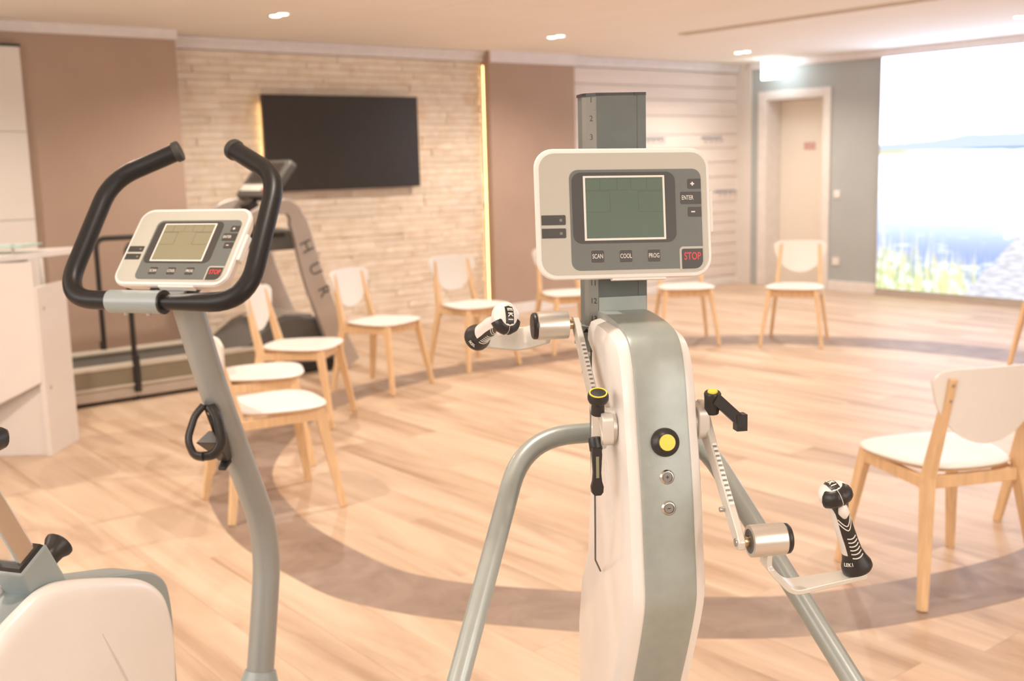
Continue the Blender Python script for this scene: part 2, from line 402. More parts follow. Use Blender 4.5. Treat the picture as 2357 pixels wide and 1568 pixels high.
# remaining walls behind the camera
struct(MB().ext((XL - .15, YN, 0), (XL, YA + .1, H)).build('wall_left', 'white_wall', smooth=0))
struct(MB().ext((XL, YN - .15, 0), (XB + .9, YN, H)).build('wall_near', 'white_wall', smooth=0))

# white tall cupboard at the left end of the far wall
t = thing('wall_cupboard', 'tall white cupboard with black top edge against taupe wall at left', 'cupboard', (1.75, 8.14, 0))
MB().ext((-.5, 0, 0), (.487, .058, 2.335)).build('carcass', 'white_wall', t, smooth=0)
MB().ext((-.5, -.012, 2.335), (.495, .058, 2.352)).build('top_edge', 'black', t, smooth=0, label='black top edge')
for a, b in ((.05, .56), (.565, 1.16), (1.165, 1.763), (1.768, 2.333)):
    MB().ext((-.5, -.012, a), (.487, 0, b)).build('front_panel', 'white_wall', t, smooth=0, bevel=.002)

# light box with a lake photograph
pm = bpy.data.materials.new('lake_print'); pm.use_nodes = True; nt = pm.node_tree
for nd in list(nt.nodes): nt.nodes.remove(nd)
L = nt.links.new
def N(t, **k):
    nd = nt.nodes.new(t)
    for a, b in k.items(): setattr(nd, a, b)
    return nd
def math_(op, a, b=None, c=None, clamp=False):
    nd = N('ShaderNodeMath', operation=op, use_clamp=clamp)
    for i, v in enumerate((a, b, c)):
        if v is None: continue
        if hasattr(v, 'links') or hasattr(v, 'is_output'): L(v, nd.inputs[i])
        else: nd.inputs[i].default_value = v
    return nd.outputs[0]
def mix(f, a, b):
    nd = N('ShaderNodeMix', data_type='RGBA'); L(f, nd.inputs[0])
    for i, v in ((6, a), (7, b)):
        if hasattr(v, 'is_output'): L(v, nd.inputs[i])
        else: nd.inputs[i].default_value = (*v, 1)
    return nd.outputs[2]
def sm(v, a, b):
    nd = N('ShaderNodeMapRange', interpolation_type='SMOOTHSTEP'); L(v, nd.inputs['Value']); nd.inputs['From Min'].default_value = a; nd.inputs['From Max'].default_value = b
    return nd.outputs[0]
tc = N('ShaderNodeTexCoord'); sp = N('ShaderNodeSeparateXYZ'); L(tc.outputs['Object'], sp.inputs[0])
X, Z = sp.outputs['Y'], sp.outputs['Z']      # X: metres along the box (0 at its left edge, minus to the right)
U = math_('MULTIPLY', X, -1.0)
def noise(sx, sz, sc, det=3):
    mp = N('ShaderNodeMapping'); mp.inputs['Scale'].default_value = (1, sx, sz); L(tc.outputs['Object'], mp.inputs[0])
    nn = N('ShaderNodeTexNoise'); nn.inputs['Scale'].default_value = sc; nn.inputs['Detail'].default_value = det; L(mp.outputs[0], nn.inputs['Vector']); return nn.outputs['Fac']
n1 = noise(1, 1, 1.3); n2 = noise(1.2, 6, 2.0); n3 = noise(14, 1.3, 1.6, 4); n4 = noise(5, 5, 2.2)
sky = mix(sm(n1, .40, .62), (2.7, 3.2, 4.2), (3.7, 4.0, 4.7))
hill_top = math_('ADD', math_('MULTIPLY', U, .06), math_('MULTIPLY_ADD', n1, .14, 1.475))
hills = math_('SUBTRACT', 1.0, sm(math_('SUBTRACT', Z, hill_top), -.01, .02))
img = mix(hills, sky, (.80, .92, 1.12))
water = mix(sm(Z, .35, 1.38), (.46, .58, 1.08), (2.0, 2.3, 2.9))
water = mix(sm(n2, .52, .70), water, (1.15, 1.25, 1.5))
img = mix(math_('SUBTRACT', 1.0, sm(Z, 1.485, 1.495)), img, water)
bank = math_('MULTIPLY', sm(math_('ABSOLUTE', math_('SUBTRACT', Z, 1.475)), .035, .012), math_('SUBTRACT', 1.0, sm(U, .25, .6)))
img = mix(bank, img, (.95, .95, .62))
line = math_('MULTIPLY', sm(math_('ABSOLUTE', math_('SUBTRACT', math_('ABSOLUTE', math_('SUBTRACT', Z, 1.455)), .035)), .016, .004), sm(U, .55, 1.2))
img = mix(line, img, (.28, .46, .62))
reach = math_('ADD', math_('MULTIPLY_ADD', n3, 1.1, -.02), math_('MULTIPLY', U, -.24))
reed = math_('SUBTRACT', 1.0, sm(math_('SUBTRACT', Z, reach), -.22, .26))
reedc = mix(sm(n3, .42, .58), (.70, .84, .42), (1.12, 1.08, .60))
reedc = mix(sm(n4, .45, .6), reedc, (1.25, 1.25, 1.05))
img = mix(reed, img, reedc)
# wooden jetty in the lower right of the print
edge = math_('SUBTRACT', math_('MULTIPLY', math_('SUBTRACT', U, .92), 1.15), Z)
jet = math_('MULTIPLY', sm(edge, -.02, .02), math_('SUBTRACT', 1.0, sm(Z, .78, .80)))
grain = noise(3, 14, 3.0, 4)
img = mix(jet, img, mix(sm(grain, .4, .6), (.80, .79, .87), (1.08, 1.07, 1.14)))
pole = math_('MULTIPLY', sm(math_('ABSOLUTE', math_('SUBTRACT', U, 1.40)), .035, .022), math_('MULTIPLY', sm(Z, .62, .66), math_('SUBTRACT', 1.0, sm(Z, 1.12, 1.15))))
img = mix(pole, img, (1.5, 1.4, 1.1))
em = N('ShaderNodeEmission'); em.inputs[1].default_value = POSTER_E; L(img, em.inputs[0]); ou = N('ShaderNodeOutputMaterial'); L(em.outputs[0], ou.inputs[0])
M['poster'] = pm
t = thing('light_box', 'large backlit lake photograph with reeds and jetty on right wall', 'light box', (XB, 6.645, 0))
MB().ext((-.045, -3.6, .065), (-.005, -.004, 2.432)).build('box_frame', 'alulight', t, smooth=0)
MB().ext((-.048, -3.59, .075), (-.045, -.012, 2.424)).build('backlit_print', 'poster', t, smooth=0)
MB().ext((-.05, -3.6, .0), (-.002, .0, .062)).build('plinth_board', 'silver', t, smooth=0, label='grey board under the print')

# exit sign
t = thing('exit_sign', 'glowing white exit sign hanging from ceiling above the door', 'sign', (9.92, 7.84, H), R_(0))
MB().ext((-.03, -.12, -.022), (.03, .12, -.001)).build('housing', 'frame', t, smooth=0, bevel=.003)
MB().ext((-.008, -.13, -.215), (.008, .13, -.022)).build('sign_panel', 'sign', t, smooth=0)
fig = MB().ext((-.0105, -.02, -.165), (-.009, .075, -.135)).ext((-.0105, -.085, -.18), (-.009, -.05, -.07)); fig.prism([(.075, -.15 - .035), (.075, -.115), (.115, -.15)], (-.0105, 0, 0), (0, 1, 0), (0, 0, 1), (.0015, 0, 0)).build('pictogram', 'signgreen', t, smooth=0)


# television
t = thing('television', 'large black flat television mounted on the pale stone wall', 'television', (4.935, 8.45, 1.675))
MB().ext((-.758, 0, -.397), (.758, .045, .397)).build('casing', 'tvf', t, smooth=0, bevel=.004)
MB().ext((-.748, -.003, -.385), (.748, 0, .388)).build('screen', 'tv', t, smooth=0)
MB().ext((-.2, .045, -.15), (.2, .072, .15)).build('wall_bracket', 'black', t, smooth=0)
for sx, zz in ((-1, .33), (1, .33)):
    lamp_strip('backlight_strip', None, None, (sx * .726 - .008, .047, -.33), (sx * .726 + .008, .052, zz), t)

# downlights
def downlight(x, y, label, vis=True):
    t = thing('downlight', label, 'ceiling light', (x, y, H), 0, 'twin recessed ceiling spotlights')
    for dy in (-.052, .052):
        MB().lathe([(.050, 0), (.050, -.004), (.040, -.007), (.038, -.002)], (0, dy, 0), (0, 0, 1), 24).build('trim_ring', 'frame', t)
        MB().lathe([(.039, -.0045), (.030, -.010), (.001, -.012)], (0, dy, 0), (0, 0, 1), 20).build('lamp_face', 'lamp', t)
    d = bpy.data.lights.new('downlight_beam', 'SPOT'); d.energy = LAMP_W; d.color = LAMP_COL; d.spot_size = R_(150); d.spot_blend = .75; d.shadow_soft_size = .035
    o = bpy.data.objects.new('downlight_beam', d); COL.objects.link(o); o.parent = t; o.location = (0, 0, -.03)
lab = {(3.655, 7.07): 'twin round ceiling spotlight above the treadmill, leftmost lit pair', (6.295, 7.23): 'twin round ceiling spotlight in front of narrow taupe pier',
       (8.965, 7.45): 'twin round ceiling spotlight nearest the exit sign', (8.80, 4.48): 'twin round ceiling spotlight at right edge above the light box'}
for x, y in [(3.655, 7.07), (6.295, 7.23), (8.965, 7.45), (8.80, 4.48), (1.0, 7.0), (1.0, 4.3), (3.65, 4.35), (6.25, 4.4), (1.0, 1.5), (3.65, 1.5), (6.25, 1.5), (8.8, 1.5), (-1.3, 4.3), (-1.3, 1.5), (1.0, -1.3), (3.65, -1.3), (6.25, -1.3)]:
    if (x, y) in lab: downlight(x, y, lab[(x, y)])
    else:
        d = bpy.data.lights.new('ceiling_beam', 'SPOT'); d.energy = LAMP_W * (.5 if y < 2 else 1.0); d.color = LAMP_COL; d.spot_size = R_(150); d.spot_blend = .75; d.shadow_soft_size = .035
        o = bpy.data.objects.new('ceiling_beam', d); COL.objects.link(o); o.location = (x, y, H - .03)

# hooks on the slat wall
for hx, hz, lb in ((8.80, 1.69, 'short row of steel hooks on slat wall beside grey post'), (9.74, 1.69, 'short row of steel hooks high on slat wall near the corner'), (9.98, 1.085, 'lower row of steel hooks on slat wall near the corner')):
    t = thing('hook_rail', lb, 'hook rail', (hx, YA - .031, hz), 0, 'hook rails on the slat wall')
    MB().ext((-.17, -.010, -.012), (.17, 0, .012)).build('rail', 'hook', t, smooth=0)
    for k in range(4):
        MB().tube(fillet([(-.13 + k * .087, -.008, 0), (-.13 + k * .087, -.05, -.01), (-.13 + k * .087, -.05, -.045), (-.13 + k * .087, -.03, -.05)], .012, 3), .006, 8).build('hook', 'hook', t)
MB_ = None
# ================================================================== CHAIRS
def taper(a, b, sa, sb, u):
    """tapered rectangular bar from a to b; sa/sb=(width along u, depth)"""
    a, b = Vector(a), Vector(b); t = (b - a).normalized(); u = Vector(u); u = (u - t * u.dot(t)).normalized(); v = t.cross(u)
    def ring(p, s_): return [p + u * (i * s_[0] / 2) + v * (j * s_[1] / 2) for i, j in ((-1, -1), (1, -1), (1, 1), (-1, 1))]
    return [ring(a, sa), ring(b, sb)]
def make_chair():
    t = thing('dining_chair', '', 'chair', (0, 0, 0), 0, 'beech chairs with white seats set out in a ring')
    half = [(0, .228), (.11, .222), (.19, .185), (.222, .10), (.210, -.02), (.178, -.12), (.125, -.19), (0, -.212)]
    pts = half + [(-a, b) for a, b in reversed(half[1:-1])]
    oc = [(p.x, p.y) for p in crom([(a, b, 0) for a, b in pts], 5)]
    rings = []
    for sc, z in ((.955, .444), (.985, .447), (1.0, .452), (.99, .457), (.96, .459)): rings.append([(a * sc, b * sc, z) for a, b in oc])
    rings += [[(a * sc, b * sc, z) for a, b in oc] for sc, z in ((.7, .456), (.35, .454), (.05, .4535))]
    MB().loft(rings).build('seat', 'seat', t, smooth=50)
    MB().loft([[(a * .955, b * .955, .438) for a, b in oc], [(a * .975, b * .975, .444) for a, b in oc]]).build('seat_edge', 'beech', t, label='pale wooden ply edge below the white seat')
    # backrest, flat top and rounded bottom, curved in plan
    g = 24; bw = .210; vs = []; fs = []
    outl = []
    for k in range(g + 1):
        u = -1 + 2 * k / g; top = .793 - .004 * u * u - .035 * abs(u) ** 12; bot = .793 - .215 * (max(0, 1 - abs(u) ** 2.0)) ** .62 - .040
        outl.append((u * bw, top, bot))
    def yb(x, z): return -.215 - .028 * (1 - (x / bw) ** 2) - (z - .58) * .12
    for side in (0, 1):
        for x_, tp, bt in outl:
            for j in range(5):
                z = bt + (tp - bt) * j / 4; vs.append((x_, yb(x_, z) - side * .011, z))
    n1_ = (g + 1) * 5
    for s_ in (0, 1):
        for k in range(g):
            for j in range(4):
                a = s_ * n1_ + k * 5 + j; fs.append((a, a + 5, a + 6, a + 1))
    for k in range(g): fs.append((k * 5, k * 5 + 5, n1_ + k * 5 + 5, n1_ + k * 5)); fs.append((k * 5 + 4, k * 5 + 9, n1_ + k * 5 + 9, n1_ + k * 5 + 4))
    for j in range(4):
        fs.append((j, j + 1, n1_ + j + 1, n1_ + j)); a = g * 5 + j; fs.append((a, a + 1, n1_ + a + 1, n1_ + a))
    MB().raw(vs, fs).build('backrest', 'seat', t, smooth=50)
    for s_ in (-1, 1):
        MB().loft(taper((s_ * .235, .235, 0), (s_ * .175, .165, .437), (.024, .028), (.030, .048), (1, 0, 0))).build('leg', 'beech', t, smooth=0, bevel=.003)
        rl = MB(); r1 = taper((s_ * .225, -.255, 0), (s_ * .172, -.185, .42), (.026, .030), (.030, .052), (1, 0, 0)); r2 = taper((s_ * .172, -.185, .42), (s_ * .150, -.262, .765), (.030, .052), (.026, .024), (1, 0, 0))
        rl.loft([r1[0], r1[1], r2[1]]).build('leg', 'beech', t, smooth=0, bevel=.003)
        MB().loft(taper((s_ * .180, .165, .412), (s_ * .178, -.19, .405), (.022, .045), (.022, .040), (1, 0, 0))).build('side_rail', 'beech', t, smooth=0, bevel=.002)
        for z in (.742, .690):
            yy = -.262 + (.765 - z) * .223 - .013
            MB().cyl((s_ * .152, yy + .003, z), (s_ * .152, yy - .003, z), .006, 8).build('bolt', 'steel', t)
    MB().box((0, .165, .408), (.34, .020, .048)).build('front_rail', 'beech', t, smooth=0, bevel=.002)
    MB().box((0, -.19, .408), (.32, .020, .042)).build('rear_rail', 'beech', t, smooth=0, bevel=.002)
    return t
def copy_tree(o, parent=None):
    c = o.copy(); COL.objects.link(c); c.parent = parent
    for ch in o.children: copy_tree(ch, c)
    return c
CH = [((2.12, 4.40), -9.5, 'beech chair right beside the exercise bike stem, nearest of those at left'),
      ((2.42, 5.13), -24, 'white-seated beech chair second from the bike stem, between two other chairs at left'),
      ((3.00, 5.76), -46, 'white-seated beech chair directly in front of the treadmill arm, backrest fully seen'),
      ((3.86, 6.26), -67, 'white-seated beech chair just right of the treadmill before the stone wall'),
      ((4.78, 6.47), -89, 'white-seated beech chair behind the left hand grip, before the stone wall'),
      ((5.72, 6.47), -108, 'white-seated beech chair partly hidden behind the grey post and console'),
      ((6.60, 6.06), -128, 'white-seated beech chair at the slat wall, backrest hidden by the console'),
      ((7.14, 5.385), -150.5, 'white-seated beech chair in front of the cream door, seen from the front'),
      ((7.57, 3.49), 176, 'beech chair cut off by the right edge in front of lake light box'),
      ((3.44, 1.985), 66, 'white-seated beech chair seen from behind at right, nearest the camera'),
      ((4.34, 1.86), 79, 'beech chair mostly beyond right edge, only its legs showing beside the rear-view chair')]
c0 = make_chair()
for i, ((x, y), hd, lb) in enumerate(CH):
    c = c0 if i == 0 else copy_tree(c0)
    c.location = (x, y, .001); c.rotation_euler = (0, 0, R_(hd - 90)); c['label'] = lb

# ================================================================== RECEPTION DESK
t = thing('reception_desk', 'white curved reception desk standing at left in front of cupboard', 'desk', (1.617, 5.97, 0))
t.rotation_euler = (0, 0, math.atan2(.27, .227))     # local x runs away along the end panel
# local frame: x away from the camera along the end slab, y to the left (front of the desk)
MB().ext((0, 0, 0), (.352, .03, .895)).build('end_panel', 'desk', t, smooth=0, bevel=.002)
arc = []
for k in range(19):
    a = k / 18; arc.append((-.22 * math.sin(a * PI * .5) * 1.0 + .015, .012 + 1.25 * a))
fr = MB(); rings = []
for k, (ax, ay) in enumerate(arc):
    a = k / 18; z0 = .40 - .28 * math.sin(min(1, a * 1.4) * PI / 2); z1 = 1.027
    if a < .01: pass
    rings.append([(ax - .02, ay, z0), (ax, ay, z0), (ax, ay, z1), (ax - .02, ay, z1)])
fr.loft(rings).build('curved_front', 'desk', t, smooth=30)
MB().ext((.03, .03, 0), (.06, 1.3, .42)).build('plinth', 'desk', t, smooth=0)
top = MB(); o1 = [(.66, -.02), (.42, .06), (.10, .16), (-.20, .34), (-.36, .62), (-.42, .95), (-.42, 1.4), (.2, 1.4), (.25, .9), (.42, .45), (.60, .16)]
pc = [(p.x, p.y) for p in crom([(a, b, 0) for a, b in o1], 5)]
top.loft([[(a, b, 1.028) for a, b in pc], [(a, b, 1.058) for a, b in pc]]).build('counter_top', 'desktop', t, smooth=40)
MB().cyl((.245, .075, .86), (.245, .075, 1.028), .011).build('support_post', 'frame', t)
MB().ext((.20, .105, .0), (.22, .60, 1.028)).build('inner_panel', 'desk', t, smooth=0)
for x, z in ((.06, .78), (.06, .36)): MB().cyl((x, 0, z), (x, -.004, z), .009, 12).build('screw_cap', 'hook', t)
MB().ext((.16, .13, 1.094), (.40, 1.3, 1.102)).build('glass_shelf', 'glass', t, smooth=0, label='green-edged glass shelf')
MB().cyl((.18, .19, 1.058), (.18, .19, 1.108), .008, 12).cyl((.18, 1.1, 1.058), (.18, 1.1, 1.108), .008, 12).build('shelf_post', 'steel', t)

# ================================================================== TREADMILL
t = thing('treadmill', 'silver and black treadmill standing along the taupe and stone wall', 'treadmill', (2.0, 7.42, 0))
tx, ty = 2.0, 7.42
def TP(x, y, z): return (x - tx, y - ty, z)
for y0, y1 in ((7.05, 7.17), (7.70, 7.82)):
    MB().ext(TP(1.62, y0, .225), TP(3.35, y1, .243)).build('side_rail_top', 'deckpale', t, smooth=0, bevel=.003)
    MB().ext(TP(1.62, y0 + .012, .118), TP(3.35, y1 - .01, .225)).build('side_band', 'decktaupe', t, smooth=0)
    MB().ext(TP(1.62, y0, .100), TP(3.35, y1, .118)).build('side_lip', 'deckpale', t, smooth=0, bevel=.003)
    MB().ext(TP(1.64, y0 + .02, .022), TP(3.35, y1 - .01, .100)).build('base_rail', 'silver', t, smooth=0, bevel=.01)
MB().ext(TP(1.64, 7.17, .18), TP(3.4, 7.70, .205)).build('running_belt', 'darkgrey', t, smooth=0)
MB().ext(TP(1.66, 7.10, .012), TP(4.0, 7.76, .06)).build('underframe', 'black', t, smooth=0)
for x in (1.75, 2.48, 3.9):
    for y in (7.09, 7.78): MB().cyl(TP(x, y, .0), TP(x, y, .03), .022, 12).build('foot', 'black', t)
hood = [(3.12, .20), (3.25, .235), (3.45, .37), (3.62, .425), (3.85, .40), (4.02, .30), (4.08, .16), (4.06, .05), (3.12, .05)]
MB().prism([(a - tx, b) for a, b in hood], (0, 7.13 - ty, 0), (1, 0, 0), (0, 0, 1), (0, .60, 0)).build('motor_hood', 'darkgrey', t, smooth=30, bevel=.02, seg=3)
MB().prism([(a - tx, b) for a, b in [(3.50, .395), (3.66, .44), (3.86, .41), (3.84, .395)]], (0, 7.20 - ty, 0), (1, 0, 0), (0, 0, 1), (0, .44, 0)).build('hood_trim', 'alulight', t, smooth=30, label='pale arched trim on the hood')
cl = fillet([(4.06, 0, .03), (3.965, 0, .23), (3.80, 0, .68), (3.715, 0, 1.05), (3.66, 0, 1.215), (3.50, 0, 1.20), (3.36, 0, 1.13)], [0, .05, .1, .12, .11, .05, 0], 6)
wid = lambda z: .085 if z < .25 else .085 - .022 * min(1, (z - .25) / .95)
for y0 in (7.03, 7.75):
    rings = []
    for i, p in enumerate(cl):
        tn = (cl[min(i + 1, len(cl) - 1)] - cl[max(i - 1, 0)]).normalized(); nn = Vector((-tn.z, 0, tn.x)); w = wid(p.z) if i < len(cl) * .55 else .05
        a, b = p + nn * w, p - nn * w
        rings.append([TP(a.x, y0, a.z), TP(a.x, y0 + .06, a.z), TP(b.x, y0 + .06, b.z), TP(b.x, y0, b.z)])
    arm = MB().loft(rings).build('upright_arm', 'silver', t, smooth=35, bevel=.006)
    if y0 < 7.5:
        d = Vector((4.00 - 3.73, 0, .30 - 1.0)).normalized()
        for k, ch in enumerate('HUR'):
            s_ = .98 - k * .165
            px = 3.735 + (1.0 - s_) * .37; 
            text(ch, .13, basis(TP(px, y0 - .002, s_ - .06), d, (-d.z * -1, 0, 0) if False else Vector((0, 0, 1)).cross(Vector((0, 1, 0))) * -1 if False else Vector((-d.z, 0, d.x)) * 1), 'darkgrey', arm, cx=1.0, ext=.001)
MB().ext(TP(3.50, 7.09, .90), TP(3.72, 7.75, 1.04)).build('cross_beam', 'darkgrey', t, smooth=0, bevel=.02)
con = MB(); xa = Vector((0, 1, 0)); za = Vector((.22, 0, .27)).normalized()
T = basis(TP(3.66, 7.43, 1.385), xa * -1, za)
cb = MB().prism(rrect(-.27, -.165, .27, .165, .04), (0, 0, -.03), (1, 0, 0), (0, 1, 0), (0, 0, .06)).build('display_console', 'darkgrey', t, smooth=30, bevel=.01)
cb.matrix_local = T
MB().prism(rrect(-.20, -.03, .20, .14, .02), (0, 0, .030), (1, 0, 0), (0, 1, 0), (0, 0, .003)).build('screen', 'tv', cb, smooth=0)
MB().prism(rrect(-.24, -.115, .10, -.06, .01), (0, 0, .030), (1, 0, 0), (0, 1, 0), (0, 0, .004)).build('key_strip', 'print', cb, smooth=0, label='white key strip')
MB().prism(rrect(.12, -.115, .19, -.06, .01), (0, 0, .030), (1, 0, 0), (0, 1, 0), (0, 0, .004)).build('stop_key', 'red', cb, smooth=0, label='red stop key')
MB().tube([TP(3.50, 7.43, 1.24), TP(3.56, 7.43, 1.14), TP(3.58, 7.43, 1.0)], [.06, .075, .08], 12).build('console_neck', 'black', t)
for y, x0 in ((7.075, 2.483), (7.80, 2.53)):
    MB().tube(fillet([TP(x0, y, .10), TP(x0, y, 1.02), TP(3.60, y, 1.015)], .07, 5), .018, 10).build('handrail', 'black', t)
    MB().cyl(TP(x0, y - (.02 if y < 7.4 else -.02), .06), TP(x0, y - (.02 if y < 7.4 else -.02), .30), .024, 10).build('rail_socket', 'black', t)

# ================================================================== shared console builder
def console(parent, T, lcd='lcd', crisp=True):
    Wc, Hc, D = .258, .187, .030
    ang = .0
    def u(x): return ((x - 80) / 1090 - .5) * Wc
    def v(x, y):
        yt = 434 - .0145 * (x - 100); yb = 1250 - .028 * (x - 100); return (.5 - (y - yt) / (yb - yt)) * Hc
    body = MB()
    rings = []
    for z, ins, r in ((-D, .010, .020), (-D * .5, .003, .026), (-.006, 0, .028), (-.001, .0015, .027), (0, .004, .025)):
        rings.append([(a, b, z) for a, b in rrect(-Wc / 2 + ins, -Hc / 2 + ins, Wc / 2 - ins, Hc / 2 - ins, r, 8)])
    b = body.loft(rings).build('display_console', 'bezel', parent, smooth=35)
    b.matrix_local = T
    def plate(nm, poly, z, th, m, lb=None):
        o = MB().prism(poly, (0, 0, z), (1, 0, 0), (0, 1, 0), (0, 0, th)).build(nm, m, b, smooth=30)
        if lb: o['label'] = lb
        return o
    def R4(x0, y0, x1, y1, r, only=None):
        xm = (x0 + x1) / 2
        return rrect(u(x0), v(xm, y1), u(x1), v(xm, y0), r, 6, only)
    plate('face_foil', R4(107, 458, 1146, 1208, .0225), -.0005, .0010, 'beige', 'beige front foil')
    plate('control_field', R4(289, 560, 1109, 1180, .013), .0005, .0004, 'panelgrey', 'grey control field')
    plate('screen_surround', R4(304, 578, 945, 1016, .013), .0009, .0004, 'keydark', 'black screen surround')
    plate('screen_frame', R4(373, 600, 878, 998, .0006), .0013, .0008, 'lcdframe', 'cream screen frame')
    plate('screen', R4(386, 612, 865, 985, .0002), .0021, .0003, lcd, 'blank grey-green display')
    def line(x0, y0, x1, y1):
        w = 1.5
        return (min(x0, x1) - (w if x0 == x1 else 0), min(y0, y1) - (w if y0 == y1 else 0), max(x0, x1) + (w if x0 == x1 else 0), max(y0, y1) + (w if y0 == y1 else 0))
    seg = MB()
    for L4 in ((475, 618, 475, 690), (581, 616, 581, 690), (666, 615, 666, 688), (765, 614, 765, 688), (388, 691, 581, 691), (592, 690, 652, 690), (666, 688, 858, 688), (388, 698, 535, 698), (535, 698, 535, 826), (388, 827, 535, 827), (711, 696, 858, 696), (711, 696, 711, 822), (711, 822, 858, 822), (388, 620, 858, 617)):
        x0, y0, x1, y1 = line(*L4) if L4[0] == L4[2] or L4[1] == L4[3] else (L4[0], L4[1] - 1, L4[2], L4[1] + 1)
        seg.prism(R4(x0, y0, x1, y1, .00001), (0, 0, .0024), (1, 0, 0), (0, 1, 0), (0, 0, .0001))
    seg.build('segment_lines', 'lcdline', b, smooth=0)
    for nm, x0, y0, x1, y1 in (('SCAN', 410, 1063, 488, 1139), ('COOL', 585, 1060, 663, 1136), ('PROG', 760, 1056, 838, 1132)):
        plate('key_outline', R4(x0 - 4, y0 - 4, x1 + 4, y1 + 4, .0028), .0009, .0002, 'scale')
        plate('key', R4(x0, y0, x1, y1, .002), .0010, .0005, 'keydark')
        text(nm, .0092, basis((u((x0 + x1) / 2), v((x0 + x1) / 2, (y0 + y1) / 2), .0016), (1, 0, 0), (0, 1, 0)), 'print', b, cx=.66, ext=.0001, bold=.00004)
    for nm, x0, y0, x1, y1 in (('+', 1025, 617, 1108, 678), ('ENTER', 978, 697, 1108, 773), ('-', 1022, 791, 1106, 851)):
        plate('key', R4(x0, y0, x1, y1, .002, ('tl', 'bl')), .0010, .0005, 'keydark')
        cxp = 1054 if nm != 'ENTER' else 1021
        if nm == 'ENTER': text(nm, .0090, basis((u(cxp), v(cxp, 735), .0016), (1, 0, 0), (0, 1, 0)), 'print', b, cx=.66, ext=.0001, bold=.00004)
        else:
            cy = (y0 + y1) / 2; pl = MB(); pl.prism(R4(cxp - 12, cy - 4, cxp + 12, cy + 4, .00001), (0, 0, .0015), (1, 0, 0), (0, 1, 0), (0, 0, .0002))
            if nm == '+': pl.prism(R4(cxp - 4, cy - 12, cxp + 4, cy + 12, .00001), (0, 0, .0015), (1, 0, 0), (0, 1, 0), (0, 0, .00021))
            pl.build('symbol', 'print', b, smooth=0)
    plate('stop_border', R4(960, 1036, 1109, 1180, .0055, ('tl',)), .0010, .0003, 'beige', 'pale border round the stop key')
    st = R4(974, 1050, 1106, 1174, .0028, ('tl',))
    x0, y0, x1, y1 = u(974), v(1040, 1174), u(1106), v(1040, 1050)
    poly = [(x1, y1)] + [(x0 + .0028 + .0028 * math.cos(R_(a)), y1 - .0028 + .0028 * math.sin(R_(a))) for a in (90, 120, 150, 180)] + [(x0, y0)] + [(x1 - .012 + .012 * math.cos(R_(a)), y0 + .012 + .012 * math.sin(R_(a))) for a in (270, 290, 310, 330, 350, 360)]
    plate('stop_key', poly, .0012, .0006, 'keydark', 'black stop key with red lettering')
    text('STOP', .0150, basis((u(1040), v(1040, 1098), .0019), (1, 0, 0), (0, 1, 0)), 'red', b, cx=.70, ext=.0001, bold=.00018)
    for y0, y1 in ((847, 908), (929, 989)):
        plate('key', R4(113, y0, 260, y1, .0018, ('tr', 'br')), .0005, .0006, 'keydark')
        plate('key_light', R4(222, (y0 + y1) / 2 - 8, 238, (y0 + y1) / 2 + 8, .0001), .0011, .0002, 'scale')
    # side clip and lower lip
    MB().box((Wc / 2 + .0015, .0015, -.013), (.007, .062, .016)).build('side_clip', 'bezel', b, smooth=0, bevel=.0025)
    MB().box((.02, -Hc / 2 - .0005, -.010), (.080, .004, .014)).build('lower_lip', 'bezel', b, smooth=0, bevel=.0015)
    MB().prism(rrect(-Wc / 2 + .03, -Hc / 2 + .03, Wc / 2 - .03, Hc / 2 - .03, .02), (0, 0, -D), (1, 0, 0), (0, 1, 0), (0, 0, -.02)).build('rear_housing', 'panelgrey', b, smooth=30, bevel=.004)
    return b

# ================================================================== ARM ERGOMETER (foreground)
# local frame: x to the user's right, y away from the user, z up
E = thing('arm_ergometer', 'upright hand-crank trainer with white shell, grey post and console in foreground', 'exercise machine', (1.177, 1.221, 0), R_(60.5 - 90))
prof = [(-.02, 1.244), (-.06, 1.246), (-.127, 1.243), (-.170, 1.238), (-.198, 1.229), (-.215, 1.212), (-.226, 1.19), (-.235, 1.16), (-.243, 1.12), (-.252, 1.08), (-.264, 1.02), (-.272, .955), (-.279, .905), (-.278, .878), (-.268, .85), (-.245, .80), (-.214, .74), (-.17, .66), (-.12, .57), (-.09, .47), (-.08, .3), (-.08, .10)]
band = crom([(0, a, b) for a, b in prof], 3, closed=False)
def inward(pl, d):
    out = []
    for i, p in enumerate(pl):
        t_ = (pl[min(i + 1, len(pl) - 1)] - pl[max(i - 1, 0)]).normalized(); nn = Vector((0, t_.z, -t_.y))
        out.append(p - nn * -d if False else p + Vector((0, -t_.z, t_.y)) * d)
    return out
def chk(pl, d):
    q = inward(pl, d); return q
rb = chk(band, .012)
if rb[len(rb) // 2].y < band[len(band) // 2].y: rb = inward(band, -.012); SG = -1
else: SG = 1
s = MB(); n_ = len(band); hw = .0355
rings = []
for p, q in zip(band, rb):
    rings.append([(-hw, p.y + .002, p.z), (-hw + .004, p.y, p.z), (0, p.y - .001, p.z), (hw - .004, p.y, p.z), (hw, p.y + .002, p.z), (hw, q.y, q.z), (-hw, q.y, q.z)])
s.loft(rings).build('front_band', 'greygreen', E, smooth=30, label='grey-green curved front band')
back = [(.07, .10), (.068, .60), (.063, .714), (.035, .80), (-.012, .862), (-.032, .95), (-.045, 1.06), (-.052, 1.13), (-.057, 1.19)]
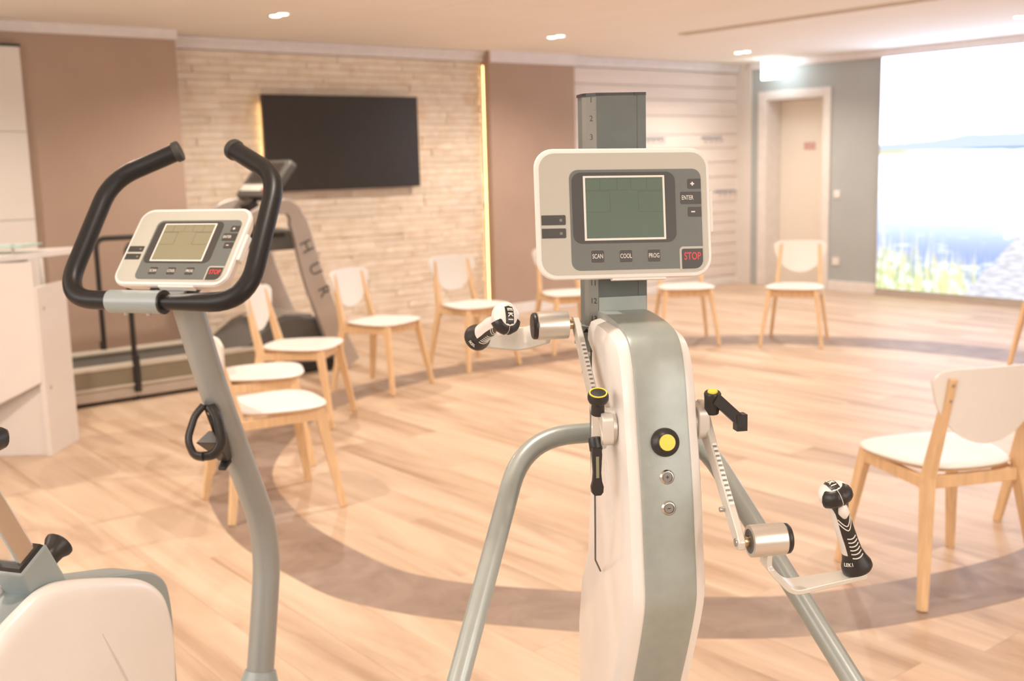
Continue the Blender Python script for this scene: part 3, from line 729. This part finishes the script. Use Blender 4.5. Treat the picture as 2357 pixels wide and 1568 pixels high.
for sx in (-1, 1):
    st_ = [p + Vector((0, .004, -.004)) for p in band]
    def loop(x, d, bd):
        f_ = inward(st_, SG * d)
        f_ = [p for p in f_ if p.y < -.03 or p.z < 1.1]
        pts = [(sx * x, p.y, min(p.z, 1.236 - d * .5)) for p in f_]
        pts += [(sx * x, a - bd, b if b > .2 else .10) for a, b in back]
        return pts
    L0, L1, L2, L3, L4 = loop(.0352, .001, .0), loop(.040, .002, 0), loop(.050, .009, .001), loop(.0545, .020, .004), loop(.0560, .036, .016)
    m = MB(); m.loft([L0, L1, L2, L3, L4]); sh = m.build('side_shell', 'white_plastic', E, smooth=32)
    MB().tube([(sx * .0562, -.135, 1.08), (sx * .0562, -.155, 1.02), (sx * .0562, -.185, .96)], [.001, .0022, .0008], 8).build('shell_rib', 'white_plastic', sh)
# inner core, base and feet
MB().ext((-.036, -.06, .05), (.036, .04, 1.18)).build('inner_column', 'postgrey', E, smooth=0)
MB().ext((-.09, -.30, .03), (.09, .30, .10)).build('base_beam', 'tube', E, smooth=0, bevel=.01)
for y in (-.30, .30): MB().tube([(-.33, y, .035), (.33, y, .035)], .03, 14).build('base_foot', 'tube', E)
# post with scale
pz0, pz1 = 1.14, 1.565
pp = [(-.0335, -.022), (.041, -.022), (.0425, -.019), (.0425, .03), (-.050, .03), (-.050, -.004), (-.046, -.012)]
post = MB().prism(pp, (0, 0, pz0), (1, 0, 0), (0, 1, 0), (0, 0, pz1 - pz0)).build('post', 'postgrey', E, smooth=0)
MB().prism([(-.0345, -.0225), (-.0335, -.0222), (-.046, -.0122), (-.0505, -.0045), (-.0515, -.005), (-.0468, -.0135)][::-1], (0, 0, pz0 + .02), (1, 0, 0), (0, 1, 0), (0, 0, pz1 - .003 - pz0 - .02)).build('scale_strip', 'scale', post, smooth=0, label='lighter chamfered edge carrying the height scale')
MB().ext((.0285, -.0228, pz0 + .12), (.0415, -.0215, pz1 - .001)).build('edge_strip', 'postgrey', post, smooth=0)
cpn = [(-.0345, -.023), (-.0225, -.0235), (-.0225, -.0225), (.024, -.0225), (.024, -.0235), (.0415, -.0235), (.0435, -.019), (.0435, .031), (-.0515, .031), (-.0515, -.005), (-.047, -.013)]
MB().prism(cpn, (0, 0, pz1 - .001), (1, 0, 0), (0, 1, 0), (0, 0, .004)).build('post_cap', 'black', post, smooth=0, label='thin black cap')
MB().ext((-.0335, -.0235, 1.15), (.0405, -.022, 1.265)).build('lower_sleeve', 'greygreen', post, smooth=0, label='paler lower sleeve')
sd = Vector((.0125, -.0098, 0)).normalized()
for k in range(1, 14):
    z = 1.558 - (k - 1) * .02715
    text(str(k), .0118, basis((-.0405, -.0179, z), sd, (0, 0, 1)), 'black', post, cx=.95, ext=.0003, bold=.0001)
MB().cyl((-.0358, -.0195, 1.547), (-.0372, -.0215, 1.547), .0036, 12).build('post_screw', 'scale', post)
# carriage plate left of the shell with pointer
MB().prism([(-.072, .012), (-.062, .0), (-.046, -.003), (-.046, -.09), (-.052, -.09), (-.063, -.02)], (0, -.018, 1.223), (1, 0, 0), (0, 0, 1), (0, .02, 0)).build('carriage_plate', 'sleeve', E, smooth=0, bevel=.0008)
MB().prism([(-.0575, .0), (-.0475, .0), (-.0525, .006)], (0, -.0188, 1.212), (1, 0, 0), (0, 0, 1), (0, .001, 0)).build('pointer', 'black', E, smooth=0, label='black triangular pointer')
MB().cyl((-.068, -.005, 1.196), (-.052, -.005, 1.196), .0028, 10).build('carriage_pin', 'steel', E)
# console on its bracket
MB().ext((-.03, -.066, 1.33), (.03, -.02, 1.44)).build('console_bracket', 'postgrey', E, smooth=0, bevel=.003)
Tc = Matrix.Translation((-.0125, -.098, 1.3945)) @ Matrix.Rotation(R_(90 - 9), 4, 'X') @ Matrix.Rotation(R_(-.9), 4, 'Z')
console(E, Tc)
# handrail bow
hr = fillet([(-.42, -.40, .10), (-.42, -.38, .45), (-.300, -.193, .694), (-.152, .035, 1.012), (-.10, .058, 1.040), (.10, .058, 1.040), (.152, .035, 1.012), (.300, -.193, .694), (.42, -.38, .45), (.42, -.40, .10)], [0, .15, .1, .045, .045, .045, .045, .1, .15, 0], 7)
MB().tube(fillet([(-.42, -.40, .05), (-.42, -.385, .45), (-.141, .055, 1.036), (.141, .055, 1.036), (.42, -.385, .45), (.42, -.40, .05)], [0, .15, .085, .085, .15, 0], 10), .0162, 24).build('handrail', 'tube', E, smooth=60, label='bent grey tube handrail')
# centre knob and buttons on the band
def frame_at(z):
    for i in range(len(band) - 1):
        if band[i].z >= z >= band[i + 1].z:
            t_ = (band[i + 1] - band[i]).normalized(); return Vector((0, band[i].y + (band[i + 1].y - band[i].y) * (band[i].z - z) / max(1e-6, band[i].z - band[i + 1].z), z)), Vector((0, t_.z, -t_.y)).normalized()
o_, nv = frame_at(1.094)
if nv.y > 0: nv = -nv
kn = MB().lathe([(.0195, 0), (.0195, .004), (.0185, .007), (.0130, .0100), (.0126, .0108), (.0126, .0118), (.0118, .0126)], o_, nv, 28).build('lock_knob', 'black', E, smooth=40)
MB().lathe([(.0110, .0124), (.0110, .0132), (.001, .0136)], o_, nv, 24).build('knob_cap', 'yellow', kn, smooth=30, label='yellow round cap')
for z, sgn in ((1.0485, '+'), (1.0075, '-')):
    o_, nv = frame_at(z)
    if nv.y > 0: nv = -nv
    bt = MB().lathe([(.0100, 0), (.0100, .0012), (.0080, .0034), (.0070, .0036), (.0064, .0018)], o_, nv, 26).build('push_button', 'steel', E, smooth=35)
    MB().lathe([(.0063, .0015), (.0062, .0025), (.001, .0028)], o_, nv, 24).build('button_face', 'scale', bt, smooth=35)
    up = Vector((0, nv.z, -nv.y)); up = up if up.z > 0 else -up
    T0 = basis(o_ + nv * .0031, (1, 0, 0), up)
    pl = MB().box((0, 0, 0), (.0042, .0009, .0006), T0)
    if sgn == '+': pl.box((0, 0, 0), (.0009, .0042, .0006), T0)
    pl.build('symbol', 'black', bt, smooth=0)
# hub and cranks
HY, HZ = -.190, 1.106
def crank(sx):
    a = Vector((0, .145, .125)) if sx < 0 else Vector((0, -.145, -.130))
    L_ = a.length; d = a.normalized(); q = Vector((1, 0, 0)).cross(d); X = sx * .0745
    hub = MB().lathe([(.026, 0), (.026, .010), (.024, .011)], (sx * .056, HY, HZ), (sx, 0, 0), 32).build('hub_disc', 'alulight', E, smooth=35)
    return a, L_, d, q, X
for sx in (-1, 1):
    a, L_, d, q, X = crank(sx)
    Tm = basis((X, HY, HZ), d, q)          # x along the crank, z = sideways
    wz = .0048
    # tapered bar, wider at the hub
    bar = [(-.030, -.010), (-.022, -.017), (.010, -.0175), (.05, -.012), (L_ - .01, -.0105), (L_ + .004, -.0085), (L_ + .010, 0), (L_ + .004, .0085), (L_ - .01, .0105), (.05, .012), (.010, .0175), (-.022, .017), (-.030, .010)]
    c = MB().prism(bar, (0, 0, -wz), (1, 0, 0), (0, 1, 0), (0, 0, 2 * wz), Tm).build('crank_arm', 'crank', E, smooth=30, bevel=.0015)
    # toothed rack along the edge facing the user
    e = -1 if (q.y > 0) else 1
    rk = MB()
    for k in range(13):
        xx = .048 + k * .0078
        rk.cyl((xx, e * .0108, -.0030), (xx, e * .0108, .0030), .0030, 10, Tm)
    rk.build('adjusting_teeth', 'white_plastic', c, smooth=40)
    dk = MB()
    for k in range(12):
        xx = .0519 + k * .0078; dk.box((xx, e * .0122, 0), (.0028, .0012, .0044), Tm)
    dk.build('tooth_gap', 'scale', c, smooth=0)
    # hub block fixed on the bar
    hb = MB().prism(rrect(-.030, -.020, .030, .024, .010, 5), (0, 0, -.010), (1, 0, 0), (0, 1, 0), (0, 0, .016), basis((sx * .068, HY, HZ), (0, 1, 0), (0, 0, 1))).build('hub_block', 'crank', E, smooth=30, bevel=.0015)
    MB().cyl((sx * .058, HY, HZ), (sx * .066, HY, HZ), .021, 28).build('hub_ring', 'steel', hb)
    # spindle, bearing barrel
    en = Vector((X, HY, HZ)) + d * (L_ - .002)
    MB().cyl(en + Vector((sx * .003, 0, 0)), en + Vector((sx * .018, 0, 0)), .0072, 16).build('spindle', 'brass', c)
    MB().cyl(en + Vector((-sx * .0045, 0, 0)), en + Vector((-sx * .0065, 0, 0)), .0055, 14).build('spindle_screw', 'steel', c)
    en2 = Vector((X, HY, HZ)) + d * (L_ - .055) + q * (-e) * .006
    MB().cyl(en2, en2 - Vector((sx * .012, 0, 0)), .0035, 10).build('clamp_screw', 'steel', c)
# knobs: left pull knob, left lever, right lever
kb = Vector((-.080, -.200, 1.128)); ka = Vector((-.05, -.35, .93)).normalized()
k1 = MB().lathe([(.0095, 0), (.0090, .012), (.0085, .016), (.0130, .020), (.0145, .024), (.0145, .029), (.0130, .0325), (.001, .0335)], kb, ka, 26).build('pull_knob', 'black', E, smooth=40)
MB().ringl([(.0106, .0330), (.0108, .0341), (.0122, .0341), (.0124, .0328)], kb, ka).build('knob_ring', 'yellow', k1, smooth=40, label='thin yellow ring')
k2 = MB().lathe([(.008, 0), (.009, .004), (.009, .018), (.007, .020)], (-.0865, -.205, 1.096), (.1, -.15, -.98), 18)
k2.loft([[(-.0865 + dx, -.218 + dy, z) for dx, dy in ((-w, -.004), (w, -.004), (w, .004), (-w, .004))] for z, w in ((1.084, .0062), (1.075, .0068), (1.05, .0052), (1.038, .0062), (1.030, .0085), (1.022, .0078), (1.018, .0045))])
l1 = k2.build('clamp_lever', 'black', E, smooth=40)
MB().box((-.0865, -.2224, 1.058), (.0042, .0008, .030)).build('lever_inlay', 'lcd_tan', l1, smooth=0)
MB().tube([(-.0865, -.205, 1.03), (-.0845, -.195, .96), (-.078, -.165, .905), (-.060, -.12, .87)], .0013, 8).build('release_cable', 'darkgrey', E)
rp = Vector((.078, -.215, 1.128))
k3 = MB().lathe([(.0095, -.006), (.0105, .002), (.0112, .016), (.0118, .023), (.0105, .025)], rp, (-.04, -.2, .97), 22)
k3.loft([[Vector((.078 + f_ * .0355, -.225 - f_ * .004, 1.146 - f_ * .034)) + Vector((dx, dy, dz)) for dx, dy, dz in ((-.004, -w, -.0070), (.004, -w, .0065), (.004, w, .0065), (-.004, w, -.0070))] for f_, w in ((0, .0082), (.5, .0074), (.8, .0074), (.92, .0086), (1.08, .0086))])
k3.loft([[Vector((.1135, -.229, z)) + Vector((dx, dy, 0)) for dx, dy in ((-.0075, -.008), (.0075, -.008), (.0075, .008), (-.0075, .008))] for z in (1.122, 1.099)])
l2 = k3.build('clamp_lever', 'black', E, smooth=40)
MB().lathe([(.0070, .023), (.0070, .0265), (.006, .0278), (.001, .028)], rp, (-.04, -.2, .97), 20).build('lever_cap', 'yellow', l2, smooth=40, label='yellow button on top')

# swinging hand grip unit; sx mirrors it, tilt swings it about the crank pin
def grip_unit(sx, tilt, gx, lean):
    a, L_, d, q, X = crank_info[sx]
    pin = Vector((X, HY, HZ)) + d * (L_ - .002)
    Tb = Matrix.Translation(pin) @ Matrix.Rotation(tilt, 4, 'X')
    def P(x, y, z): return (sx * x, y, z)
    br = MB().lathe([(.0165, .013), (.0208, .0135), (.0212, .016), (.0212, .0585), (.0200, .060)], (0, 0, 0), (sx, 0, 0), 36).build('bearing_barrel', 'alu', E, smooth=35, label='silver bearing barrel')
    br.matrix_local = Tb
    MB().lathe([(.0192, .0597), (.0200, .0610), (.0198, .0650), (.0180, .0670), (.001, .0680)], (0, 0, 0), (sx, 0, 0), 32).build('end_cap', 'black', br, smooth=40, label='black end cap')
    MB().lathe([(.0160, .0128), (.0160, .0140), (.0100, .0145), (.0100, .0125)], (0, 0, 0), (sx, 0, 0), 30).build('bearing_race', 'darkgrey', br, smooth=30)
    # bent flat bracket
    path = fillet([P(.037, 0, -.015), P(.037, 0, -.036), P(.070, 0, -.072), P(.176 if sx > 0 else .150, 0, -.060)], [0, .010, .014, 0], 6)
    rings = []
    for i, p in enumerate(path):
        t_ = (path[min(i + 1, len(path) - 1)] - path[max(i - 1, 0)]).normalized(); nn = Vector((-t_.z, 0, t_.x)); w = .0130 if i < 4 else .0175; h_ = .0036
        if i == len(path) - 1: w = .011
        rings.append([p + nn * h_ + Vector((0, -w, 0)), p + nn * h_ + Vector((0, w, 0)), p - nn * h_ + Vector((0, w, 0)), p - nn * h_ + Vector((0, -w, 0))])
    bk = MB().loft(rings).build('grip_bracket', 'crank', E, smooth=25, bevel=.001)
    bk.matrix_local = Tb
    # grip: own frame, z along the grip, -y towards the user
    g0 = Vector(P(gx, 0, -.0535)); ax = Vector(P(-lean, .03, 1)).normalized()
    G = Tb @ basis(g0, Vector((1, 0, 0)) - ax * ax.x, ax.cross(Vector((1, 0, 0)) - ax * ax.x)) @ Matrix.Diagonal((1, 1, 1.07 if sx > 0 else 1.0, 1))
    secs = [(0, .0185, .0185, 0), (.003, .0205, .0205, 0), (.009, .0200, .0198, 0), (.018, .0160, .0160, 0), (.028, .0132, .0140, 0), (.042, .0122, .0135, 0), (.056, .0122, .0138, .0008), (.068, .0118, .0130, 0), (.078, .0112, .0125, -.001), (.088, .0118, .0132, -.002), (.095, .0140, .0155, -.002), (.100, .0165, .0180, -.002), (.1045, .0180, .0200, -.002)]
    def ringz(z, rx, ry, oy, n=28, sc=1.0): return [(rx * sc * math.cos(2 * PI * k / n), oy + ry * sc * math.sin(2 * PI * k / n), z) for k in range(n)]
    gb = MB().loft([ringz(*s_) for s_ in secs]).build('hand_grip', 'black', E, smooth=50, label='black rubber hand grip with white shell')
    gb.matrix_local = G
    # white shell on the outer and far side
    out = 0 if sx > 0 else PI
    ws = MB(); rr = []
    rng = [R_(x_) for x_ in range(-40, 181, 14)]
    for z, rx, ry, oy in [s_ for s_ in secs if s_[0] >= .024]:
        k_ = 1.045
        ra = []
        for t_ in rng:
            th = t_ if sx > 0 else PI - t_
            wav = 1.0
            ra.append((rx * k_ * math.cos(th), oy + ry * k_ * math.sin(th), z))
        rin = [(p[0] * .93, p[1] * .93, p[2]) for p in reversed(ra)]
        rr.append(ra + rin)
    if sx < 0:
        ws.loft(rr).build('grip_shell', 'white_plastic', gb, smooth=50, label='white grip shell')
    else:
        rr2 = [[p for p in r] for r in rr]
        ws.loft([[(-p[0], p[1], p[2]) for p in r] for r in rr2]).build('grip_shell', 'white_plastic', gb, smooth=50, label='white grip shell')
    # head: white dome, black notched pad with lettering
    hd = [(.1015, .0182, .0205, -.002), (.106, .0205, .0235, -.003), (.112, .0205, .0238, -.003), (.118, .0180, .0215, -.003), (.122, .0130, .0160, -.003), (.1242, .0060, .0075, -.003)]
    MB().loft([ringz(*s_) for s_ in hd]).build('grip_head', 'white_plastic', gb, smooth=60, label='white domed head')
    hd2 = []
    for z, rx, ry, oy in hd[:5]:
        ra = []
        for t_ in range(198, 343, 8):
            th = R_(t_); w = 1.06 if 232 < t_ < 308 else 1.10
            if 262 < t_ < 278: w = .99
            ra.append((rx * w * math.cos(th), oy + ry * w * math.sin(th), z - (.001 if t_ < 200 else 0)))
        ra += [(x_ * .72, oy + (y_ - oy) * .55, z) for x_, y_, z in reversed(ra)]
        hd2.append(ra)
    MB().loft(hd2).build('head_pad', 'black', gb, smooth=50, label='black notched pad at the front of the head')
    st = []
    for y_ in (-.0215, -.017, -.011, -.004, .004, .011, .0165):
        zz = .1045 + .0202 * max(0, 1 - ((y_ + .003) / .0250) ** 2) ** .5
        st.append([(-.0062, y_, zz - .004), (.0062, y_, zz - .004), (.0062, y_, zz + .0006), (0, y_, zz + .0014), (-.0062, y_, zz + .0006)])
    MB().loft(st).build('head_strap', 'black', gb, smooth=50, label='black strap over the head with white lettering')
    for ch, y_ in zip('LEKI', (.0125, .0045, -.0035, -.0105)):
        zz = .1045 + .0202 * max(0, 1 - ((y_ + .003) / .0250) ** 2) ** .5 + .0019
        zf = .1045 + .0202 * max(0, 1 - ((y_ - .001 + .003) / .0250) ** 2) ** .5 + .0019
        text(ch, .0100, basis((0, y_, zz), (0, -1, (zf - zz) / .001), (1, 0, 0)), 'print', gb, cx=1.0, ext=.0003, bold=.0003)
    # trigger and stripes on the user's side
    MB().tube([(0, -.0168, .1025), (0, -.0190, .098), (0, -.0175, .090), (0, -.0140, .082)], [.0038, .0060, .0075, .0034], 14).build('trigger', 'white_plastic', gb, smooth=60, label='white release trigger')
    MB().box((-.0035, -.0200, .1025), (.003, .003, .0022)).build('release_mark', 'red', gb, smooth=0, label='small red mark at trigger')
    def surf(x_, z, k_=1.02):
        for s0, s1 in zip(secs[:-1], secs[1:]):
            if s0[0] <= z <= s1[0]:
                f_ = (z - s0[0]) / (s1[0] - s0[0]); rx = s0[1] + (s1[1] - s0[1]) * f_; ry = s0[2] + (s1[2] - s0[2]) * f_; oy = s0[3] + (s1[3] - s0[3]) * f_
                return (x_, oy - ry * k_ * max(0, 1 - (x_ / rx) ** 2) ** .5, z)
        return (x_, -.013, z)
    for j, (zc, w, dp) in enumerate(((.072, .0085, .012), (.066, .0095, .014))):
        MB().tube([surf(w * u_, zc - 0 + dp * (abs(u_) ** 1.6) - .004) for u_ in [k / 6 for k in range(-6, 7)]], .0007, 6).build('arc_stripe', 'print', gb, label='pale curved stripe')
    for j in range(6):
        z = .050 - j * .0054; w = .0062 + .0003 * j
        MB().tube([surf(w * u_ + .0012, z + .0016 * u_ * u_) for u_ in [k / 4 for k in range(-4, 5)]], .0008, 6).build('ridge_stripe', 'print', gb, label='pale ridge stripe')
    for ch, th_ in zip('LEKI', (238, 228, 218, 209) if sx < 0 else (206, 216, 227, 238)):
        th = R_(th_); r_ = .0198 
        if sx < 0: z_, sc_ = .0135, .006
        else: z_, sc_ = .0175, .005
        p = Vector((r_ * .92 * math.cos(th), r_ * .92 * math.sin(th), z_)); nn = Vector((math.cos(th), math.sin(th), .45)).normalized()
        tn = Vector((-math.sin(th), math.cos(th), 0)); 
        text(ch, .0062, basis(p + nn * .0012, tn, nn.cross(tn)), 'print', gb, ext=.0003, bold=.0001)
    return gb
crank_info = {}
for sx in (-1, 1):
    a = Vector((0, .145, .125)) if sx < 0 else Vector((0, -.145, -.130))
    d = a.normalized(); crank_info[sx] = (a, a.length, d, Vector((1, 0, 0)).cross(d), sx * .0745)
grip_unit(-1, R_(66), .145, .30); grip_unit(1, R_(6), .167, .37)

# ================================================================== EXERCISE BIKE (left foreground)
B = thing('exercise_bike', 'grey and white exercise bike with black handlebar in left foreground', 'exercise bike', (.841, 2.087, 0), R_(32.5 - 90))
stem = fillet([(0, -.01, 1.255), (0, .048, 1.09), (0, .096, .972), (0, .162, .832), (0, .222, .70), (0, .232, .60), (0, .205, .48), (0, .168, .33), (0, .11, .10)], [0, .05, .05, .06, .06, .06, .06, .1, 0], 5)
MB().tube(stem, .0300, 28).build('stem', 'bluegrey', B, smooth=60, label='bent blue-grey steering stem')
MB().lathe([(.034, .02), (.040, .0), (.046, -.02), (.048, -.06)], (0, .172, .345), (0, .25, .97), 24).build('stem_collar', 'sleeve', B, smooth=50)
hb = fillet([(.064, .104, 1.510), (.192, .050, 1.455), (.205, -.104, 1.232), (0, -.110, 1.230), (-.205, -.104, 1.232), (-.192, .050, 1.455), (-.064, .104, 1.510)], [0, .055, .075, 0, .075, .055, 0], 9)
bar = MB().tube(hb, .0183, 24).build('handlebar', 'foam', B, smooth=60, label='black padded handlebar')
for sx in (-1, 1):
    a = Vector((sx * .064, .104, 1.510)); d = (a - Vector((sx * .192, .050, 1.455))).normalized()
    MB().lathe([(.0186, -.010), (.0210, -.008), (.0212, .001), (.0196, .004), (.001, .005)], a, d, 24).build('bar_end_cap', 'rubber', bar, smooth=40)
MB().cyl((-.088, -.110, 1.230), (.030, -.110, 1.230), .0218, 28).build('clamp_sleeve', 'sleeve', B, smooth=50, label='grey clamp sleeve on handlebar')
MB().cyl((.029, -.110, 1.230), (.033, -.110, 1.230), .0228, 28).build('sleeve_ring', 'black', B)
for x in (-.055, -.005): MB().cyl((x, -.110, 1.212), (x, -.110, 1.204), .005, 10).build('clamp_bolt', 'steel', B)
MB().loft([[(-.045, -.10, 1.222), (.045, -.10, 1.222), (.045, -.10, 1.238), (-.045, -.10, 1.238)], [(-.03, .0, 1.225), (.03, .0, 1.225), (.03, .0, 1.25), (-.03, .0, 1.25)]]).build('bar_bracket', 'bluegrey', B, smooth=0, bevel=.002)
MB().loft([[(-.05, -.055, 1.225), (.05, -.055, 1.225), (.05, -.035, 1.258), (-.05, -.035, 1.258)], [(-.05, .03, 1.26), (.05, .03, 1.26), (.05, .055, 1.31), (-.05, .055, 1.31)]]).build('console_mount', 'black', B, smooth=0, bevel=.003)
Tb = basis((0, .004, 1.326), (1, 0, 0), (0, .130, .144))
console(B, Tb, lcd='lcd_tan')
# bottle cage on the stem
sd_ = Vector((0, .048 - .162, 1.09 - .832)).normalized(); cn = Vector((0, -sd_.z, sd_.y))
def CG(x, al, ou): return Vector((0, .104, .955)) + sd_ * al + cn * (.032 + ou) + Vector((x, 0, 0))
cg = MB().loft([[CG(x, al, 0) for x in (-.010, .010)] + [CG(x, al, .004) for x in (.010, -.010)] for al in (-.075, -.03, .02, .062)]).build('bottle_cage', 'black', B, smooth=0, bevel=.001, label='black plastic bottle cage')
MB().tube(fillet([CG(-.008, .062, .004), CG(-.022, .050, .022), CG(-.030, .015, .060), CG(-.015, -.012, .074), CG(.004, -.016, .072)], .02, 5), .0075, 10, flat=1.7).build('cage_loop', 'black', cg, smooth=60)
MB().tube(fillet([CG(.008, .062, .004), CG(.024, .045, .014), CG(.034, -.005, .038), CG(.020, -.022, .058), CG(-.004, -.020, .066)], .02, 5), .0080, 10, flat=1.7).build('cage_loop', 'black', cg, smooth=60)
MB().loft([[CG(-.020, -.004, .002), CG(.024, -.004, .002), CG(.030, .004, .050), CG(-.018, .004, .054)], [CG(-.016, -.05, .002), CG(.018, -.05, .002), CG(.022, -.040, .032), CG(-.014, -.040, .030)], [CG(-.011, -.078, .0), CG(.011, -.078, .0), CG(.012, -.072, .016), CG(-.012, -.072, .016)]]).build('cage_cup', 'black', cg, smooth=30, bevel=.002)
MB().loft([[CG(-.011, -.074, .002), CG(.011, -.074, .002), CG(.011, -.084, .002), CG(-.011, -.084, .002)], [CG(-.009, -.080, .028), CG(.009, -.080, .028), CG(.009, -.087, .030), CG(-.009, -.087, .030)]]).build('cage_foot', 'black', cg, smooth=0, bevel=.002)
MB().cyl(CG(0, .045, .003), CG(0, .045, .007), .004, 10).build('cage_bolt', 'steel', cg)
# body shells
cen = [(-.80, .56), (-.76, .65), (-.70, .725), (-.62, .775), (-.54, .800), (-.457, .806), (-.38, .792), (-.304, .772), (-.245, .755), (-.201, .735), (-.172, .705), (-.162, .66), (-.160, .60), (-.162, .48), (-.17, .16), (-.80, .16)]
cen = [cen[0]] + [(p.y, p.z) for p in crom([(0, a, b) for a, b in cen[1:-2]], 4, closed=False)] + cen[-2:]
MB().loft([[(x, a, b) for a, b in cen] for x in (-.035, .035)]).build('centre_shell', 'sleeve', B, smooth=40, bevel=.004, label='grey-green centre band')
side = [(-.86, .50), (-.80, .61), (-.70, .715), (-.600, .782), (-.543, .807), (-.495, .819), (-.438, .812), (-.309, .768), (-.245, .737), (-.205, .698), (-.188, .648), (-.183, .595), (-.188, .518), (-.195, .16), (-.86, .16)]
side = [side[0]] + [(p.y, p.z) for p in crom([(0, a, b) for a, b in side[1:-2]], 4, closed=False)] + side[-2:]
for sx in (-1, 1):
    def ins(d_, x):
        q_ = []
        for i in range(len(side)):
            p0, p1, p2 = Vector(side[i - 1]), Vector(side[i]), Vector(side[(i + 1) % len(side)])
            t_ = ((p1 - p0).normalized() + (p2 - p1).normalized()).normalized(); q_.append((sx * x, p1.x + t_.y * d_, p1.y - t_.x * d_))
        return q_
    sh = MB().loft([ins(.004, .034), ins(0, .038), ins(0, .046), ins(.003, .052), ins(.009, .0575), ins(.018, .0605), ins(.03, .0615)]).build('side_shell', 'white_plastic', B, smooth=50)
    MB().tube([(sx * .0615, -.385, .700), (sx * .0615, -.345, .62), (sx * .0615, -.30, .52)], [.001, .0035, .0012], 8).build('shell_rib', 'white_plastic', sh)
# seat post, clamp, knob, saddle
sa = Vector((0, -.580, 1.040)); sb_ = Vector((0, -.455, .80)); sdn = (sa - sb_).normalized()
MB().loft(taper(sb_, sa, (.044, .040), (.044, .040), (1, 0, 0))).build('seat_post', 'chrome', B, smooth=0, bevel=.004, label='shiny square seat post')
ca = sb_ + sdn * .074
MB().loft(taper(sb_ - sdn * .03, ca, (.060, .068), (.060, .068), (1, 0, 0))).build('post_clamp', 'sleeve', B, smooth=0, bevel=.004)
MB().loft(taper(ca, ca + sdn * .006, (.054, .060), (.050, .054), (1, 0, 0))).build('clamp_gasket', 'black', B, smooth=0)
kd = Vector((0, sdn.z, -sdn.y)); ko = sb_ + sdn * .024 + kd * .030
MB().lathe([(.014, 0), (.0165, .004), (.0175, .010), (.0170, .020), (.0185, .032), (.0240, .042), (.0245, .047), (.0220, .049), (.001, .0495)], ko, kd, 28).build('adjusting_knob', 'black', B, smooth=40)
sad = [(0, -.487, .004, .010), (0, -.502, .018, .018), (0, -.56, .026, .024), (0, -.64, .040, .028), (0, -.70, .078, .032), (0, -.77, .105, .034), (0, -.82, .100, .030), (0, -.845, .060, .016)]
MB().loft([[(w * math.cos(2 * PI * k / 20), y, 1.066 + h_ * math.sin(2 * PI * k / 20)) for k in range(20)] for x_, y, w, h_ in sad]).build('saddle', 'foam', B, smooth=60)
MB().loft(taper(sa + Vector((0, -.03, 0)), sa + Vector((0, -.05, .025)), (.05, .10), (.05, .12), (1, 0, 0))).build('saddle_clamp', 'steel', B, smooth=0, bevel=.004)
MB().ext((-.04, -.95, .05), (.04, .28, .15)).build('ground_beam', 'sleeve', B, smooth=0, bevel=.01)
for y in (-.92, .25): MB().tube([(-.27, y, .032), (.27, y, .032)], .03, 14).build('base_foot', 'bluegrey', B)
MB().cyl((-.13, -.36, .33), (.13, -.36, .33), .014, 14).build('pedal_axle', 'steel', B)
for sx in (-1, 1):
    MB().loft(taper((sx * .10, -.36, .33), (sx * .115, -.36 + sx * .16, .28), (.014, .03), (.014, .024), (1, 0, 0))).build('pedal_crank', 'steel', B, smooth=0, bevel=.002)
    MB().box((sx * .165, -.36 + sx * .16, .28), (.09, .08, .022)).build('pedal', 'black', B, smooth=0, bevel=.004)
